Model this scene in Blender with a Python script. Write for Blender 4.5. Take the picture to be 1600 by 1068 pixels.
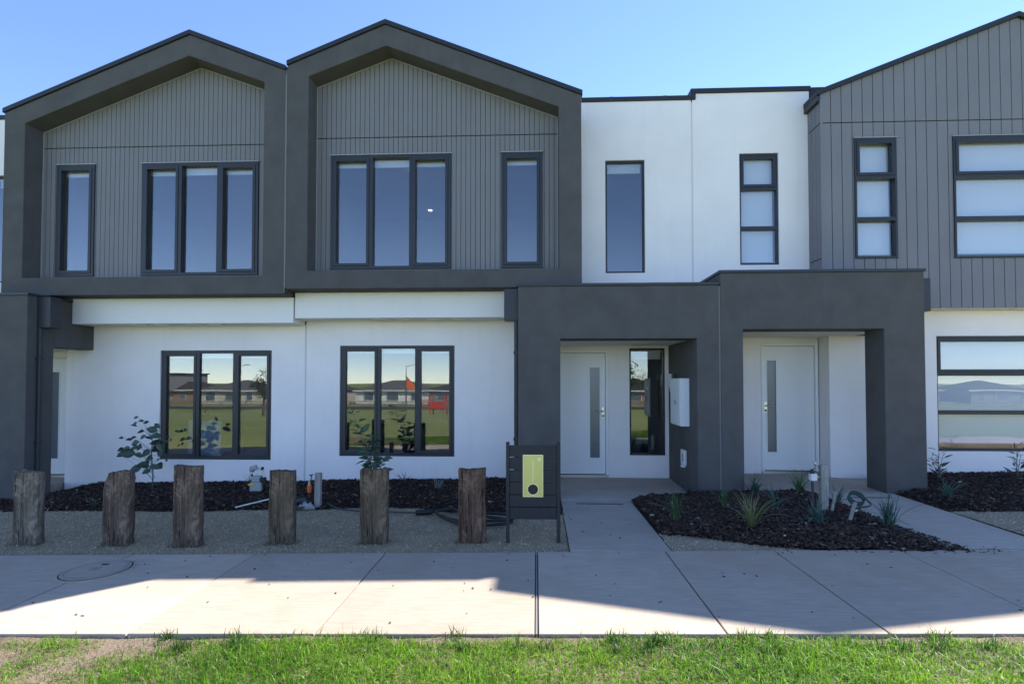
import bpy, bmesh, math, random
import numpy as np
from mathutils import Vector, Matrix, Euler
R = math.radians
rnd = random.Random(7)
rng = np.random.default_rng(11)
for o in list(bpy.data.objects): bpy.data.objects.remove(o, do_unlink=True)
sc = bpy.context.scene
COL = sc.collection

# ---------------------------------------------------------------- camera, sky, sun, exposure
EYE = 1.575
cam_d = bpy.data.cameras.new('camera'); cam = bpy.data.objects.new('camera', cam_d); COL.objects.link(cam)
cam_d.sensor_width = 36.0; cam_d.lens = 860 / 1600 * 36.0
cam_d.shift_y = 40 / 1600; cam_d.clip_start = 0.05; cam_d.clip_end = 3000
cam.location = (0, 0, EYE); cam.rotation_euler = (R(90 + 1.4), 0, R(2.56))
sc.camera = cam
SUN = Vector((0.765, 0.695, 1.0)).normalized()
SUN_EL = math.asin(SUN.z); SUN_AZ = math.atan2(SUN.x, SUN.y)
w = bpy.data.worlds.new('World'); sc.world = w; w.use_nodes = True
nt = w.node_tree; nt.nodes.clear()
sky = nt.nodes.new('ShaderNodeTexSky'); sky.sky_type = 'NISHITA'; sky.sun_disc = False
sky.sun_elevation = SUN_EL; sky.sun_rotation = SUN_AZ
sky.air_density = 0.6; sky.dust_density = 0.0; sky.ozone_density = 1.8; sky.altitude = 50
bg = nt.nodes.new('ShaderNodeBackground'); bg.inputs[1].default_value = 0.110
wo = nt.nodes.new('ShaderNodeOutputWorld')
hs = nt.nodes.new('ShaderNodeHueSaturation'); hs.inputs['Saturation'].default_value = 1.06; hs.inputs['Hue'].default_value = 0.506
nt.links.new(sky.outputs[0], hs.inputs['Color']); nt.links.new(hs.outputs[0], bg.inputs[0]); nt.links.new(bg.outputs[0], wo.inputs[0])
sun_d = bpy.data.lights.new('sun', 'SUN'); sun_d.energy = 3.2; sun_d.angle = R(0.53); sun_d.color = (1.0, 0.955, 0.89)
sun = bpy.data.objects.new('sun', sun_d); COL.objects.link(sun); sun.location = (20, 20, 30)
sun.rotation_euler = (-SUN).to_track_quat('-Z', 'Y').to_euler()
vs = sc.view_settings; vs.view_transform = 'Standard'; vs.look = 'None'; vs.gamma = 1; vs.use_curve_mapping = False
vs.exposure = 1.97
sc.render.resolution_x = 1024; sc.render.resolution_y = 683

# ---------------------------------------------------------------- materials
def new_mat(name):
    m = bpy.data.materials.new(name); m.use_nodes = True
    n = m.node_tree.nodes; l = m.node_tree.links
    return m, n, l, n['Principled BSDF']
def N(n, t, **kw):
    x = n.new(t)
    for k, v in kw.items(): setattr(x, k, v)
    return x
def noise(n, l, vec, scale, detail=5, rough=0.55, dist=0.0):
    t = n.new('ShaderNodeTexNoise'); t.inputs['Scale'].default_value = scale; t.inputs['Detail'].default_value = detail
    t.inputs['Roughness'].default_value = rough; t.inputs['Distortion'].default_value = dist
    l.new(vec, t.inputs['Vector']); return t.outputs['Fac']
def ramp(n, l, fac, stops):
    r = n.new('ShaderNodeValToRGB'); e = r.color_ramp.elements
    while len(e) > 1: e.remove(e[-1])
    e[0].position = stops[0][0]; e[0].color = (*stops[0][1], 1)
    for p, c in stops[1:]:
        q = e.new(p); q.color = (*c, 1)
    l.new(fac, r.inputs[0]); return r.outputs[0]
def mixc(n, l, fac, a, b, mode='MIX'):
    m = n.new('ShaderNodeMix'); m.data_type = 'RGBA'; m.blend_type = mode
    if isinstance(fac, (int, float)): m.inputs[0].default_value = fac
    else: l.new(fac, m.inputs[0])
    for i, v in ((6, a), (7, b)):
        if isinstance(v, tuple): m.inputs[i].default_value = (*v, 1)
        else: l.new(v, m.inputs[i])
    return m.outputs[2]
def pos(n, l, scale=(1, 1, 1), kind='world'):
    if kind == 'world': src = n.new('ShaderNodeNewGeometry').outputs['Position']
    else: src = n.new('ShaderNodeTexCoord').outputs['Object']
    mp = n.new('ShaderNodeMapping'); mp.inputs['Scale'].default_value = scale
    l.new(src, mp.inputs['Vector']); return mp.outputs[0]
def bump(n, l, h, strength, dist, p, prev=None):
    b = n.new('ShaderNodeBump'); b.inputs['Strength'].default_value = strength; b.inputs['Distance'].default_value = dist
    l.new(h, b.inputs['Height'])
    if prev is not None: l.new(prev, b.inputs['Normal'])
    l.new(b.outputs[0], p.inputs['Normal']); return b.outputs[0]
def sc3(c, k): return tuple(min(1, v * k) for v in c)

def paint(name, c, rough=0.85, blotch=0.08, bscale=0.9, fine=220.0, bstr=0.25, bdist=0.002, spec=0.3, streak=0.0):
    """painted or rendered surface: slow blotches, fine trowel grain, faint vertical run marks"""
    m, n, l, p = new_mat(name)
    v = pos(n, l)
    f1 = noise(n, l, v, bscale, 6, 0.6)
    col = ramp(n, l, f1, [(0.3, sc3(c, 1 - blotch)), (0.7, sc3(c, 1 + blotch))])
    if streak:
        vs_ = pos(n, l, (9, 9, 0.5))
        f2 = noise(n, l, vs_, 1.0, 4, 0.6)
        col = mixc(n, l, ramp(n, l, f2, [(0.55, (0, 0, 0)), (0.8, (streak,) * 3)]), col, sc3(c, 0.72))
    l.new(col, p.inputs['Base Color'])
    p.inputs['Roughness'].default_value = rough; p.inputs['Specular IOR Level'].default_value = spec
    f3 = noise(n, l, v, fine, 3, 0.6)
    b1 = bump(n, l, f3, bstr, bdist, p)
    f4 = noise(n, l, v, 5.0, 3, 0.5)
    bump(n, l, f4, 0.12, 0.01, p, b1)
    return m

M = {}
M['charcoal'] = paint('charcoal_render', (0.098, 0.092, 0.088), 0.9, 0.13, 3.2, 190, 1.0, 0.005, streak=0.35)
M['white'] = paint('white_render', (0.86, 0.80, 0.765), 0.9, 0.045, 1.3, 210, 0.6, 0.003, streak=0.2)
M['fascia'] = paint('white_fascia_paint', (0.82, 0.79, 0.75), 0.7, 0.02, 0.8, 120, 0.1, 0.001, streak=0.1)
M['soffit'] = paint('cream_soffit', (0.80, 0.76, 0.68), 0.75, 0.02)
M['board'] = paint('grey_board_paint', (0.198, 0.190, 0.194), 0.65, 0.05, 1.7, 160, 0.2, 0.001, streak=0.15)
M['board_blue'] = paint('blue_grey_board_paint', (0.200, 0.192, 0.202), 0.65, 0.05, 1.7, 160, 0.2, 0.001, streak=0.15)
M['backing'] = paint('board_joint_shadow_gap', (0.075, 0.073, 0.075), 0.9, 0.03)
M['bead'] = paint('pale_bead', (0.32, 0.32, 0.31), 0.6, 0.1)
M['flash'] = paint('dark_roof_metal', (0.022, 0.023, 0.027), 0.5, 0.1, 2, 60, 0.05, 0.001, spec=0.4)
M['metal'] = paint('dark_downpipe_metal', (0.030, 0.031, 0.038), 0.45, 0.08, 3, 60, 0.05, 0.001, spec=0.45)
M['frame'] = paint('window_aluminium', (0.020, 0.021, 0.026), 0.42, 0.05, 3, 80, 0.03, 0.0005, spec=0.45)
M['joint_pale'] = paint('pale_joint_filler', (0.62, 0.60, 0.58), 0.8, 0.05)
M['sealant'] = paint('grey_sealant', (0.20, 0.20, 0.20), 0.8, 0.1)
M['door'] = paint('white_door_paint', (0.82, 0.80, 0.78), 0.45, 0.015, 1, 90, 0.05, 0.0005, spec=0.45)
M['lining'] = paint('room_paint', (0.62, 0.60, 0.57), 0.8, 0.02)
M['floor'] = paint('timber_floor', (0.22, 0.15, 0.10), 0.5, 0.15, 3)
M['blind'] = paint('roller_blind_fabric', (0.78, 0.78, 0.77), 0.85, 0.015, 3, 300, 0.1, 0.0005)
M['steel'] = paint('brushed_steel', (0.55, 0.53, 0.48), 0.3, 0.05, 8, 200, 0.1, 0.0005)
M['steel'].node_tree.nodes['Principled BSDF'].inputs['Metallic'].default_value = 1.0
M['cabinet'] = paint('white_powder_coat', (0.74, 0.75, 0.75), 0.45, 0.02, 4, 200, 0.1, 0.0006)
M['plastic_white'] = paint('white_plastic', (0.7, 0.7, 0.68), 0.4, 0.03, 9)
M['plastic_grey'] = paint('grey_meter_casing', (0.33, 0.34, 0.33), 0.5, 0.1, 9)
M['black'] = paint('black_plastic', (0.012, 0.012, 0.013), 0.45, 0.1, 9, spec=0.4)
M['poly'] = paint('dark_grey_poly_pipe', (0.045, 0.05, 0.055), 0.5, 0.1, 9, spec=0.4)
M['green_hose'] = paint('green_garden_hose', (0.022, 0.042, 0.034), 0.5, 0.1, 9)
M['orange'] = paint('orange_plastic', (0.75, 0.13, 0.03), 0.5, 0.05, 9)
M['yellow'] = paint('yellow_tag', (0.75, 0.45, 0.04), 0.5, 0.05, 9)
M['brass'] = paint('weathered_brass', (0.42, 0.36, 0.24), 0.4, 0.15, 20)
M['brass'].node_tree.nodes['Principled BSDF'].inputs['Metallic'].default_value = 0.7
M['slat'] = paint('charcoal_slat_paint', (0.026, 0.026, 0.030), 0.55, 0.08, 3, 90, 0.1, 0.001, streak=0.1)
M['gold'] = paint('brushed_gold_plate', (0.60, 0.56, 0.22), 0.32, 0.04, 3, 150, 0.05, 0.0005)
M['gold'].node_tree.nodes['Principled BSDF'].inputs['Metallic'].default_value = 0.55
M['gold_light'] = paint('pale_gold_trim', (0.80, 0.78, 0.48), 0.35, 0.03)
M['gold_light'].node_tree.nodes['Principled BSDF'].inputs['Metallic'].default_value = 0.4
M['chair'] = paint('dark_chair_fabric', (0.03, 0.032, 0.04), 0.8, 0.1)
M['pale_chair'] = paint('pale_grey_chair_fabric', (0.4, 0.45, 0.5), 0.8, 0.05)
M['red'] = paint('red_play_panel', (0.55, 0.06, 0.04), 0.5, 0.05)
M['sail'] = paint('orange_shade_sail', (0.80, 0.16, 0.05), 0.7, 0.03)
M['asphalt'] = paint('asphalt', (0.05, 0.05, 0.052), 0.9, 0.1, 1.5)
M['far_concrete'] = paint('far_path_concrete', (0.45, 0.44, 0.42), 0.9, 0.05)
M['fence'] = paint('grey_fence', (0.14, 0.13, 0.12), 0.8, 0.1, 0.6)
M['trunk'] = paint('bark', (0.11, 0.085, 0.065), 0.9, 0.25, 20, 90, 0.5, 0.004)

def concrete(name, c, warm):
    m, n, l, p = new_mat(name)
    v = pos(n, l); oi = n.new('ShaderNodeObjectInfo')
    f = noise(n, l, v, 1.3, 7, 0.62)
    col = ramp(n, l, f, [(0.25, sc3(c, 0.84)), (0.5, c), (0.75, sc3(c, 1.08))])
    brush = noise(n, l, pos(n, l, (2.2, 26, 2.2)), 2.2, 4, 0.6, 0.6)
    col = mixc(n, l, ramp(n, l, brush, [(0.42, (0, 0, 0)), (0.70, (0.6,) * 3)]), col, sc3(c, 0.68))
    st = noise(n, l, v, 0.65, 5, 0.7, 0.8)
    col = mixc(n, l, ramp(n, l, st, [(0.52, (0, 0, 0)), (0.70, (0.7,) * 3)]), col, warm)
    sp = noise(n, l, v, 85, 2, 0.5)
    col = mixc(n, l, ramp(n, l, sp, [(0.69, (0, 0, 0)), (0.75, (0.55,) * 3)]), col, sc3(c, 0.35))
    sp2 = noise(n, l, v, 17, 3, 0.6)
    col = mixc(n, l, ramp(n, l, sp2, [(0.70, (0, 0, 0)), (0.76, (0.5,) * 3)]), col, sc3(c, 0.4))
    tint = n.new('ShaderNodeMapRange'); tint.inputs[3].default_value = 0.9; tint.inputs[4].default_value = 1.06
    l.new(oi.outputs['Random'], tint.inputs[0])
    cm = n.new('ShaderNodeVectorMath'); cm.operation = 'SCALE'; l.new(col, cm.inputs[0]); l.new(tint.outputs[0], cm.inputs['Scale'])
    l.new(cm.outputs[0], p.inputs['Base Color']); p.inputs['Roughness'].default_value = 0.9; p.inputs['Specular IOR Level'].default_value = 0.25
    b1 = bump(n, l, brush, 0.18, 0.004, p)
    bump(n, l, noise(n, l, v, 140, 3, 0.6), 0.35, 0.002, p, b1)
    return m
M['concrete'] = concrete('footpath_concrete', (0.455, 0.375, 0.292), (0.40, 0.30, 0.21))
M['concrete2'] = concrete('entry_path_concrete', (0.43, 0.37, 0.30), (0.35, 0.30, 0.24))

def ground_mat(name, stops, scale, fine, bdist, rough=0.95):
    m, n, l, p = new_mat(name); v = pos(n, l)
    f = noise(n, l, v, scale, 8, 0.65)
    col = ramp(n, l, f, stops)
    f2 = noise(n, l, v, fine, 4, 0.65)
    col = mixc(n, l, ramp(n, l, f2, [(0.35, (0, 0, 0)), (0.65, (0.5,) * 3)]), col, sc3(stops[0][1], 0.6))
    l.new(col, p.inputs['Base Color']); p.inputs['Roughness'].default_value = rough; p.inputs['Specular IOR Level'].default_value = 0.15
    bump(n, l, f2, 0.8, bdist, p); return m
M['field'] = ground_mat('park_field', [(0.3, (0.16, 0.22, 0.06)), (0.5, (0.25, 0.29, 0.10)), (0.7, (0.36, 0.34, 0.16))], 0.09, 7, 0.03)
M['soil'] = ground_mat('sandy_topsoil', [(0.3, (0.15, 0.115, 0.08)), (0.6, (0.27, 0.205, 0.15)), (0.8, (0.36, 0.29, 0.225))], 3.0, 60, 0.02)
M['gravel'] = ground_mat('crushed_rock', [(0.3, (0.33, 0.265, 0.18)), (0.6, (0.46, 0.375, 0.26)), (0.8, (0.54, 0.45, 0.31))], 4.0, 110, 0.02)
M['mulch'] = ground_mat('mulch_base', [(0.3, (0.014, 0.010, 0.008)), (0.7, (0.030, 0.021, 0.017))], 8.0, 50, 0.03)

def attr_mat(name, rough=0.8, transl=0.0, spec=0.25):
    m, n, l, p = new_mat(name)
    a = n.new('ShaderNodeAttribute'); a.attribute_name = 'Col'
    l.new(a.outputs['Color'], p.inputs['Base Color']); p.inputs['Roughness'].default_value = rough
    p.inputs['Specular IOR Level'].default_value = spec
    if transl:
        t = n.new('ShaderNodeBsdfTranslucent'); l.new(a.outputs['Color'], t.inputs[0])
        mx = n.new('ShaderNodeMixShader'); mx.inputs[0].default_value = transl
        l.new(p.outputs[0], mx.inputs[1]); l.new(t.outputs[0], mx.inputs[2])
        l.new(mx.outputs[0], n['Material Output'].inputs['Surface'])
    return m
M['blade'] = attr_mat('grass_blade', 0.45, 0.5, 0.4)
M['chip'] = attr_mat('bark_chip', 0.85)
M['stone'] = attr_mat('stone_chip', 0.9)
M['strap'] = attr_mat('strap_leaf', 0.45, 0.25)

def leaf_mat(name, c):
    m, n, l, p = new_mat(name); oi = n.new('ShaderNodeObjectInfo')
    l.new(ramp(n, l, oi.outputs['Random'], [(0, sc3(c, 0.65)), (1, sc3(c, 1.35))]), p.inputs['Base Color'])
    p.inputs['Roughness'].default_value = 0.4; p.inputs['Specular IOR Level'].default_value = 0.4
    return m
M['leaf'] = leaf_mat('dark_green_leaf', (0.040, 0.075, 0.052))
M['leaf2'] = leaf_mat('fresh_green_leaf', (0.045, 0.10, 0.055))
M['leaf3'] = leaf_mat('grey_green_leaf', (0.085, 0.115, 0.085))

def timber(name, c1, c2, c3):
    m, n, l, p = new_mat(name)
    v = pos(n, l, (1, 1, 1), 'obj'); vz = pos(n, l, (34, 34, 2.2), 'obj')
    g = noise(n, l, vz, 1.0, 6, 0.65, 1.2)
    col = ramp(n, l, g, [(0.28, c1), (0.5, c2), (0.72, c3)])
    b = noise(n, l, v, 5, 5, 0.6)
    col = mixc(n, l, ramp(n, l, b, [(0.42, (0, 0, 0)), (0.7, (0.55,) * 3)]), col, sc3(c1, 1.3))
    oi = n.new('ShaderNodeObjectInfo'); b2 = noise(n, l, pos(n, l, (7, 7, 3.2), 'obj'), 1.0, 6, 0.7, 1.0)
    col = mixc(n, l, ramp(n, l, b2, [(0.50, (0, 0, 0)), (0.62, (0.75,) * 3)]), col, sc3(c3, 1.25))
    b3 = noise(n, l, pos(n, l, (4, 4, 2.4), 'obj'), 1.3, 6, 0.7, 0.6)
    col = mixc(n, l, ramp(n, l, b3, [(0.52, (0, 0, 0)), (0.66, (0.7,) * 3)]), col, (c1[0] * 1.25, c1[1] * .95, c1[2] * .9))
    k = noise(n, l, pos(n, l, (26, 26, 1.1), 'obj'), 1.0, 3, 0.5, 2.0)
    crack = ramp(n, l, k, [(0.33, (1, 1, 1)), (0.40, (0, 0, 0))])
    col = mixc(n, l, crack, col, sc3(c1, 0.25))
    l.new(col, p.inputs['Base Color']); p.inputs['Roughness'].default_value = 0.92; p.inputs['Specular IOR Level'].default_value = 0.15
    b1 = bump(n, l, g, 0.7, 0.008, p)
    bump(n, l, k, 0.8, 0.02, p, b1); return m
M['timber_grey'] = timber('weathered_grey_timber', (0.060, 0.049, 0.038), (0.160, 0.132, 0.100), (0.300, 0.249, 0.193))
M['timber_brown'] = timber('weathered_brown_timber', (0.045, 0.031, 0.024), (0.120, 0.086, 0.066), (0.230, 0.174, 0.131))
M['timber_red'] = timber('reddish_old_timber', (0.040, 0.024, 0.017), (0.120, 0.073, 0.054), (0.210, 0.141, 0.105))
M['timber_olive'] = timber('olive_old_timber', (0.048, 0.037, 0.026), (0.115, 0.087, 0.061), (0.190, 0.150, 0.108))
M['stake'] = timber('pale_stake_timber', (0.20, 0.185, 0.165), (0.33, 0.31, 0.285), (0.44, 0.42, 0.39))

def glass_mat(name, tint, base, wob):
    m, n, l, p = new_mat(name); n.remove(p)
    tr = n.new('ShaderNodeBsdfTransparent'); tr.inputs[0].default_value = (*tint, 1)
    gl = n.new('ShaderNodeBsdfGlossy'); gl.inputs['Roughness'].default_value = 0.0; gl.inputs[0].default_value = (0.97, 0.95, 0.93, 1)
    lw = n.new('ShaderNodeLayerWeight'); lw.inputs['Blend'].default_value = 0.5
    pw_ = n.new('ShaderNodeMath'); pw_.operation = 'POWER'; pw_.inputs[1].default_value = 5.0; l.new(lw.outputs['Facing'], pw_.inputs[0])
    ad = n.new('ShaderNodeMath'); ad.operation = 'MULTIPLY_ADD'; ad.inputs[1].default_value = 0.9; ad.inputs[2].default_value = base + 0.04; ad.use_clamp = True
    l.new(pw_.outputs[0], ad.inputs[0])
    if wob:
        b = n.new('ShaderNodeBump'); b.inputs['Strength'].default_value = wob; b.inputs['Distance'].default_value = 0.02
        l.new(noise(n, l, pos(n, l), 1.6, 1, 0.4), b.inputs['Height']); l.new(b.outputs[0], gl.inputs['Normal'])
    mx = n.new('ShaderNodeMixShader'); l.new(ad.outputs[0], mx.inputs[0]); l.new(tr.outputs[0], mx.inputs[1]); l.new(gl.outputs[0], mx.inputs[2])
    l.new(mx.outputs[0], n['Material Output'].inputs['Surface']); return m
M['glass'] = glass_mat('window_glass', (0.86, 0.88, 0.89), 0.065, 0.014)
M['glass_wavy'] = glass_mat('wavy_window_glass', (0.9, 0.92, 0.94), 0.05, 0.06)
m, n, l, p = new_mat('frosted_door_glass'); p.inputs['Base Color'].default_value = (0.10, 0.125, 0.155, 1); p.inputs['Roughness'].default_value = 0.22
p.inputs['Specular IOR Level'].default_value = 0.8; M['frost'] = m
m, n, l, p = new_mat('downlight_glow'); p.inputs['Emission Color'].default_value = (1, 0.93, 0.8, 1); p.inputs['Emission Strength'].default_value = 0.7; M['lamp'] = m

# ---------------------------------------------------------------- mesh helpers
ORG = {}
def register(o, org, parent):
    ORG[o.name] = Vector(org)
    COL.objects.link(o)
    if parent is not None: o.parent = parent
    else: o.location = org
def tag(o, label=None, cat=None, group=None, kind=None):
    if label: o['label'] = label
    if cat: o['category'] = cat
    if group: o['group'] = group
    if kind: o['kind'] = kind
    return o
def thing(name, loc, label, cat, group=None):
    o = bpy.data.objects.new(name, None); o.empty_display_size = 0.2
    register(o, loc, None); return tag(o, label, cat, group)
class MB:
    def __init__(s): s.v = []; s.f = []
    def quad(s, *p): i = len(s.v); s.v += p; s.f.append(tuple(range(i, i + len(p)))); return s
    def box(s, x0, x1, y0, y1, z0, z1):
        x0, x1 = sorted((x0, x1)); y0, y1 = sorted((y0, y1)); i = len(s.v)
        s.v += [(x0, y0, z0), (x1, y0, z0), (x1, y1, z0), (x0, y1, z0), (x0, y0, z1), (x1, y0, z1), (x1, y1, z1), (x0, y1, z1)]
        s.f += [tuple(i + k for k in q) for q in ((0, 3, 2, 1), (4, 5, 6, 7), (0, 1, 5, 4), (1, 2, 6, 5), (2, 3, 7, 6), (3, 0, 4, 7))]; return s
    def prism(s, poly, y0, y1):                       # poly of (x, z), extruded along y
        i = len(s.v); k = len(poly)
        s.v += [(x, y0, z) for x, z in poly] + [(x, y1, z) for x, z in poly]
        s.f.append(tuple(range(i, i + k))); s.f.append(tuple(range(i + 2 * k - 1, i + k - 1, -1)))
        for a in range(k): b = (a + 1) % k; s.f.append((i + a, i + k + a, i + k + b, i + b))
        return s
    def slab(s, poly, z0, z1, zf=lambda x, y: 0.0):   # poly of (x, y), extruded along z on sloping ground
        i = len(s.v); k = len(poly)
        s.v += [(x, y, z0 + zf(x, y)) for x, y in poly] + [(x, y, z1 + zf(x, y)) for x, y in poly]
        s.f.append(tuple(range(i + k - 1, i - 1, -1))); s.f.append(tuple(range(i + k, i + 2 * k)))
        for a in range(k): b = (a + 1) % k; s.f.append((i + a, i + b, i + k + b, i + k + a))
        return s
    def ring(s, outer, inner, y0, y1):
        k = len(outer); i = len(s.v)
        for P, y in ((outer, y0), (inner, y0), (outer, y1), (inner, y1)): s.v += [(x, y, z) for x, z in P]
        for a in range(k):
            b = (a + 1) % k
            s.f += [(i + a, i + b, i + k + b, i + k + a), (i + 2 * k + a, i + 3 * k + a, i + 3 * k + b, i + 2 * k + b),
                    (i + a, i + 2 * k + a, i + 2 * k + b, i + b), (i + k + a, i + k + b, i + 3 * k + b, i + 3 * k + a)]
        return s
    def wall(s, xa, xb, z0, z1, y0, y1, holes=()):    # slab in the XZ plane with rectangular holes
        xa, xb = sorted((xa, xb)); H = [(min(a, b), max(a, b), c, d) for a, b, c, d in holes]
        xs = sorted({xa, xb, *[min(max(h[k], xa), xb) for h in H for k in (0, 1)]})
        zs = sorted({z0, z1, *[min(max(h[k], z0), z1) for h in H for k in (2, 3)]})
        nx, nz = len(xs), len(zs); base = len(s.v); idx = {}
        def V(i, j, b):
            key = (i, j, b)
            if key not in idx: idx[key] = len(s.v); s.v.append((xs[i], y1 if b else y0, zs[j]))
            return idx[key]
        solid = lambda i, j: 0 <= i < nx - 1 and 0 <= j < nz - 1 and not any(
            h[0] - 1e-6 < (xs[i] + xs[i + 1]) / 2 < h[1] + 1e-6 and h[2] - 1e-6 < (zs[j] + zs[j + 1]) / 2 < h[3] + 1e-6 for h in H)
        for i in range(nx - 1):
            for j in range(nz - 1):
                if not solid(i, j): continue
                s.f.append((V(i, j, 0), V(i + 1, j, 0), V(i + 1, j + 1, 0), V(i, j + 1, 0)))
                s.f.append((V(i, j, 1), V(i, j + 1, 1), V(i + 1, j + 1, 1), V(i + 1, j, 1)))
                if not solid(i - 1, j): s.f.append((V(i, j, 0), V(i, j + 1, 0), V(i, j + 1, 1), V(i, j, 1)))
                if not solid(i + 1, j): s.f.append((V(i + 1, j, 0), V(i + 1, j, 1), V(i + 1, j + 1, 1), V(i + 1, j + 1, 0)))
                if not solid(i, j - 1): s.f.append((V(i, j, 0), V(i, j, 1), V(i + 1, j, 1), V(i + 1, j, 0)))
                if not solid(i, j + 1): s.f.append((V(i, j + 1, 0), V(i + 1, j + 1, 0), V(i + 1, j + 1, 1), V(i, j + 1, 1)))
        return s
    def tube(s, pts, r, n=8, cap=True):
        pts = [Vector(p) for p in pts]; rr = r if isinstance(r, (list, tuple)) else [r] * len(pts); i0 = len(s.v)
        for k, p in enumerate(pts):
            t = (pts[min(k + 1, len(pts) - 1)] - pts[max(k - 1, 0)]).normalized()
            u = t.cross(Vector((0, 0, 1)) if abs(t.z) < 0.9 else Vector((1, 0, 0))).normalized(); v = t.cross(u)
            s.v += [tuple(p + (u * math.cos(2 * math.pi * a / n) + v * math.sin(2 * math.pi * a / n)) * rr[k]) for a in range(n)]
        for k in range(len(pts) - 1):
            for a in range(n):
                b = (a + 1) % n; s.f.append((i0 + k * n + a, i0 + k * n + b, i0 + (k + 1) * n + b, i0 + (k + 1) * n + a))
        if cap: s.f.append(tuple(range(i0 + n - 1, i0 - 1, -1))); s.f.append(tuple(range(len(s.v) - n, len(s.v))))
        return s
    def cyl(s, a, b, r, n=16): return s.tube([a, b], r, n)
    def build(s, name, mat, parent=None, org=None, bevel=0.0, smooth=False, fix=True):
        o_ = ORG[parent.name] if parent is not None else Vector(org if org is not None else (0, 0, 0))
        me = bpy.data.meshes.new(name)
        me.from_pydata([(x - o_.x, y - o_.y, z - o_.z) for x, y, z in s.v], [], s.f)
        if fix:
            bm = bmesh.new(); bm.from_mesh(me); bmesh.ops.recalc_face_normals(bm, faces=bm.faces); bm.to_mesh(me); bm.free()
        if smooth: me.polygons.foreach_set('use_smooth', [True] * len(me.polygons))
        me.materials.append(M[mat]); o = bpy.data.objects.new(name, me); register(o, o_, parent)
        if bevel:
            b = o.modifiers.new('bevel', 'BEVEL'); b.width = bevel; b.segments = 2; b.limit_method = 'ANGLE'; b.angle_limit = R(40)
        return o
def instanced(name, bv, bf, mats, locs, cols, mat, parent=None, org=(0, 0, 0)):
    """one mesh of many small copies of a base shape (numpy)"""
    bv = np.asarray(bv, float); n_ = len(locs); k = len(bv)
    V = np.einsum('nij,kj->nki', mats, bv) + locs[:, None, :] - np.asarray(org)[None, None, :]
    bf = [list(f) for f in bf]; flat = np.concatenate([np.array(f) for f in bf]); tot = [len(f) for f in bf]
    L = (flat[None, :] + (np.arange(n_) * k)[:, None]).ravel()
    st = np.concatenate([[0], np.cumsum(tot)[:-1]]); starts = (st[None, :] + (np.arange(n_) * len(flat))[:, None]).ravel()
    me = bpy.data.meshes.new(name); me.vertices.add(n_ * k); me.vertices.foreach_set('co', V.reshape(-1).astype(np.float32))
    me.loops.add(len(L)); me.loops.foreach_set('vertex_index', L.astype(np.int32))
    me.polygons.add(len(starts)); me.polygons.foreach_set('loop_start', starts.astype(np.int32)); me.update(calc_edges=True)
    ca = me.attributes.new('Col', 'FLOAT_COLOR', 'POINT')
    c4 = np.concatenate([np.repeat(cols, k, axis=0), np.ones((n_ * k, 1))], axis=1); ca.data.foreach_set('color', c4.reshape(-1).astype(np.float32))
    me.materials.append(M[mat]); o = bpy.data.objects.new(name, me); register(o, org, parent); return o
def rot_mats(n_, tilt, scale):
    """random yaw, limited tilt, per-axis scale (n,3)"""
    a = rng.uniform(0, 2 * np.pi, n_); t = rng.normal(0, tilt, n_); u = rng.normal(0, tilt, n_)
    ca, sa, ct, st, cu, su = np.cos(a), np.sin(a), np.cos(t), np.sin(t), np.cos(u), np.sin(u); Z = np.zeros(n_); O = np.ones(n_)
    Rz = np.stack([ca, -sa, Z, sa, ca, Z, Z, Z, O], 1).reshape(-1, 3, 3)
    Rx = np.stack([O, Z, Z, Z, ct, -st, Z, st, ct], 1).reshape(-1, 3, 3)
    Ry = np.stack([cu, Z, su, Z, O, Z, -su, Z, cu], 1).reshape(-1, 3, 3)
    return (Rz @ Rx @ Ry) * scale[:, None, :]
def vnoise(x, y, seed=0):
    r = np.random.default_rng(seed); s_ = 0
    for k in range(9):
        a = r.uniform(0, 6.28); f = 1.1 * 1.55 ** k * r.uniform(0.8, 1.2)
        s_ = s_ + np.sin(f * (x * math.cos(a) + y * math.sin(a)) + r.uniform(0, 6.28)) / (1.25 ** k)
    return s_ / 3.0
gz = lambda x, y=0: 0.02 * min(max(x, -30), 30)
gzn = lambda x: 0.02 * np.clip(x, -30, 30)

# ---------------------------------------------------------------- ground and paths
def ground_z(x, y):
    z = gzn(x)
    z = z + np.where(y > 3.46, -0.09, -0.035)
    t = np.clip((-y - 4) / 55, 0, 1); t = t * t * (3 - 2 * t)
    z = z * (1 - t) - 2.7 * t
    return np.where(y > 60, z - 2, z)
xs = np.unique(np.concatenate([[-900, -600, -400, -300, -220], np.linspace(-160, 160, 41), [220, 300, 400, 600, 900], np.linspace(-12, 12, 25)]))
ys = np.unique(np.concatenate([[-900, -600, -400, -250, -180, -140], np.linspace(-120, -6, 39), np.linspace(-5, 3.44, 10), [3.455, 3.48, 5, 7, 9, 12, 18, 24, 40, 60, 80, 150, 400, 900]]))
X, Y = np.meshgrid(xs, ys); Z = ground_z(X, Y)
mb = MB(); mb.v = list(zip(X.ravel().tolist(), Y.ravel().tolist(), Z.ravel().tolist()))
nx = len(xs); mb.f = [(j * nx + i, j * nx + i + 1, (j + 1) * nx + i + 1, (j + 1) * nx + i) for j in range(len(ys) - 1) for i in range(nx - 1)]
tag(mb.build('ground', 'field', fix=False, smooth=True), kind='structure')

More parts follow.
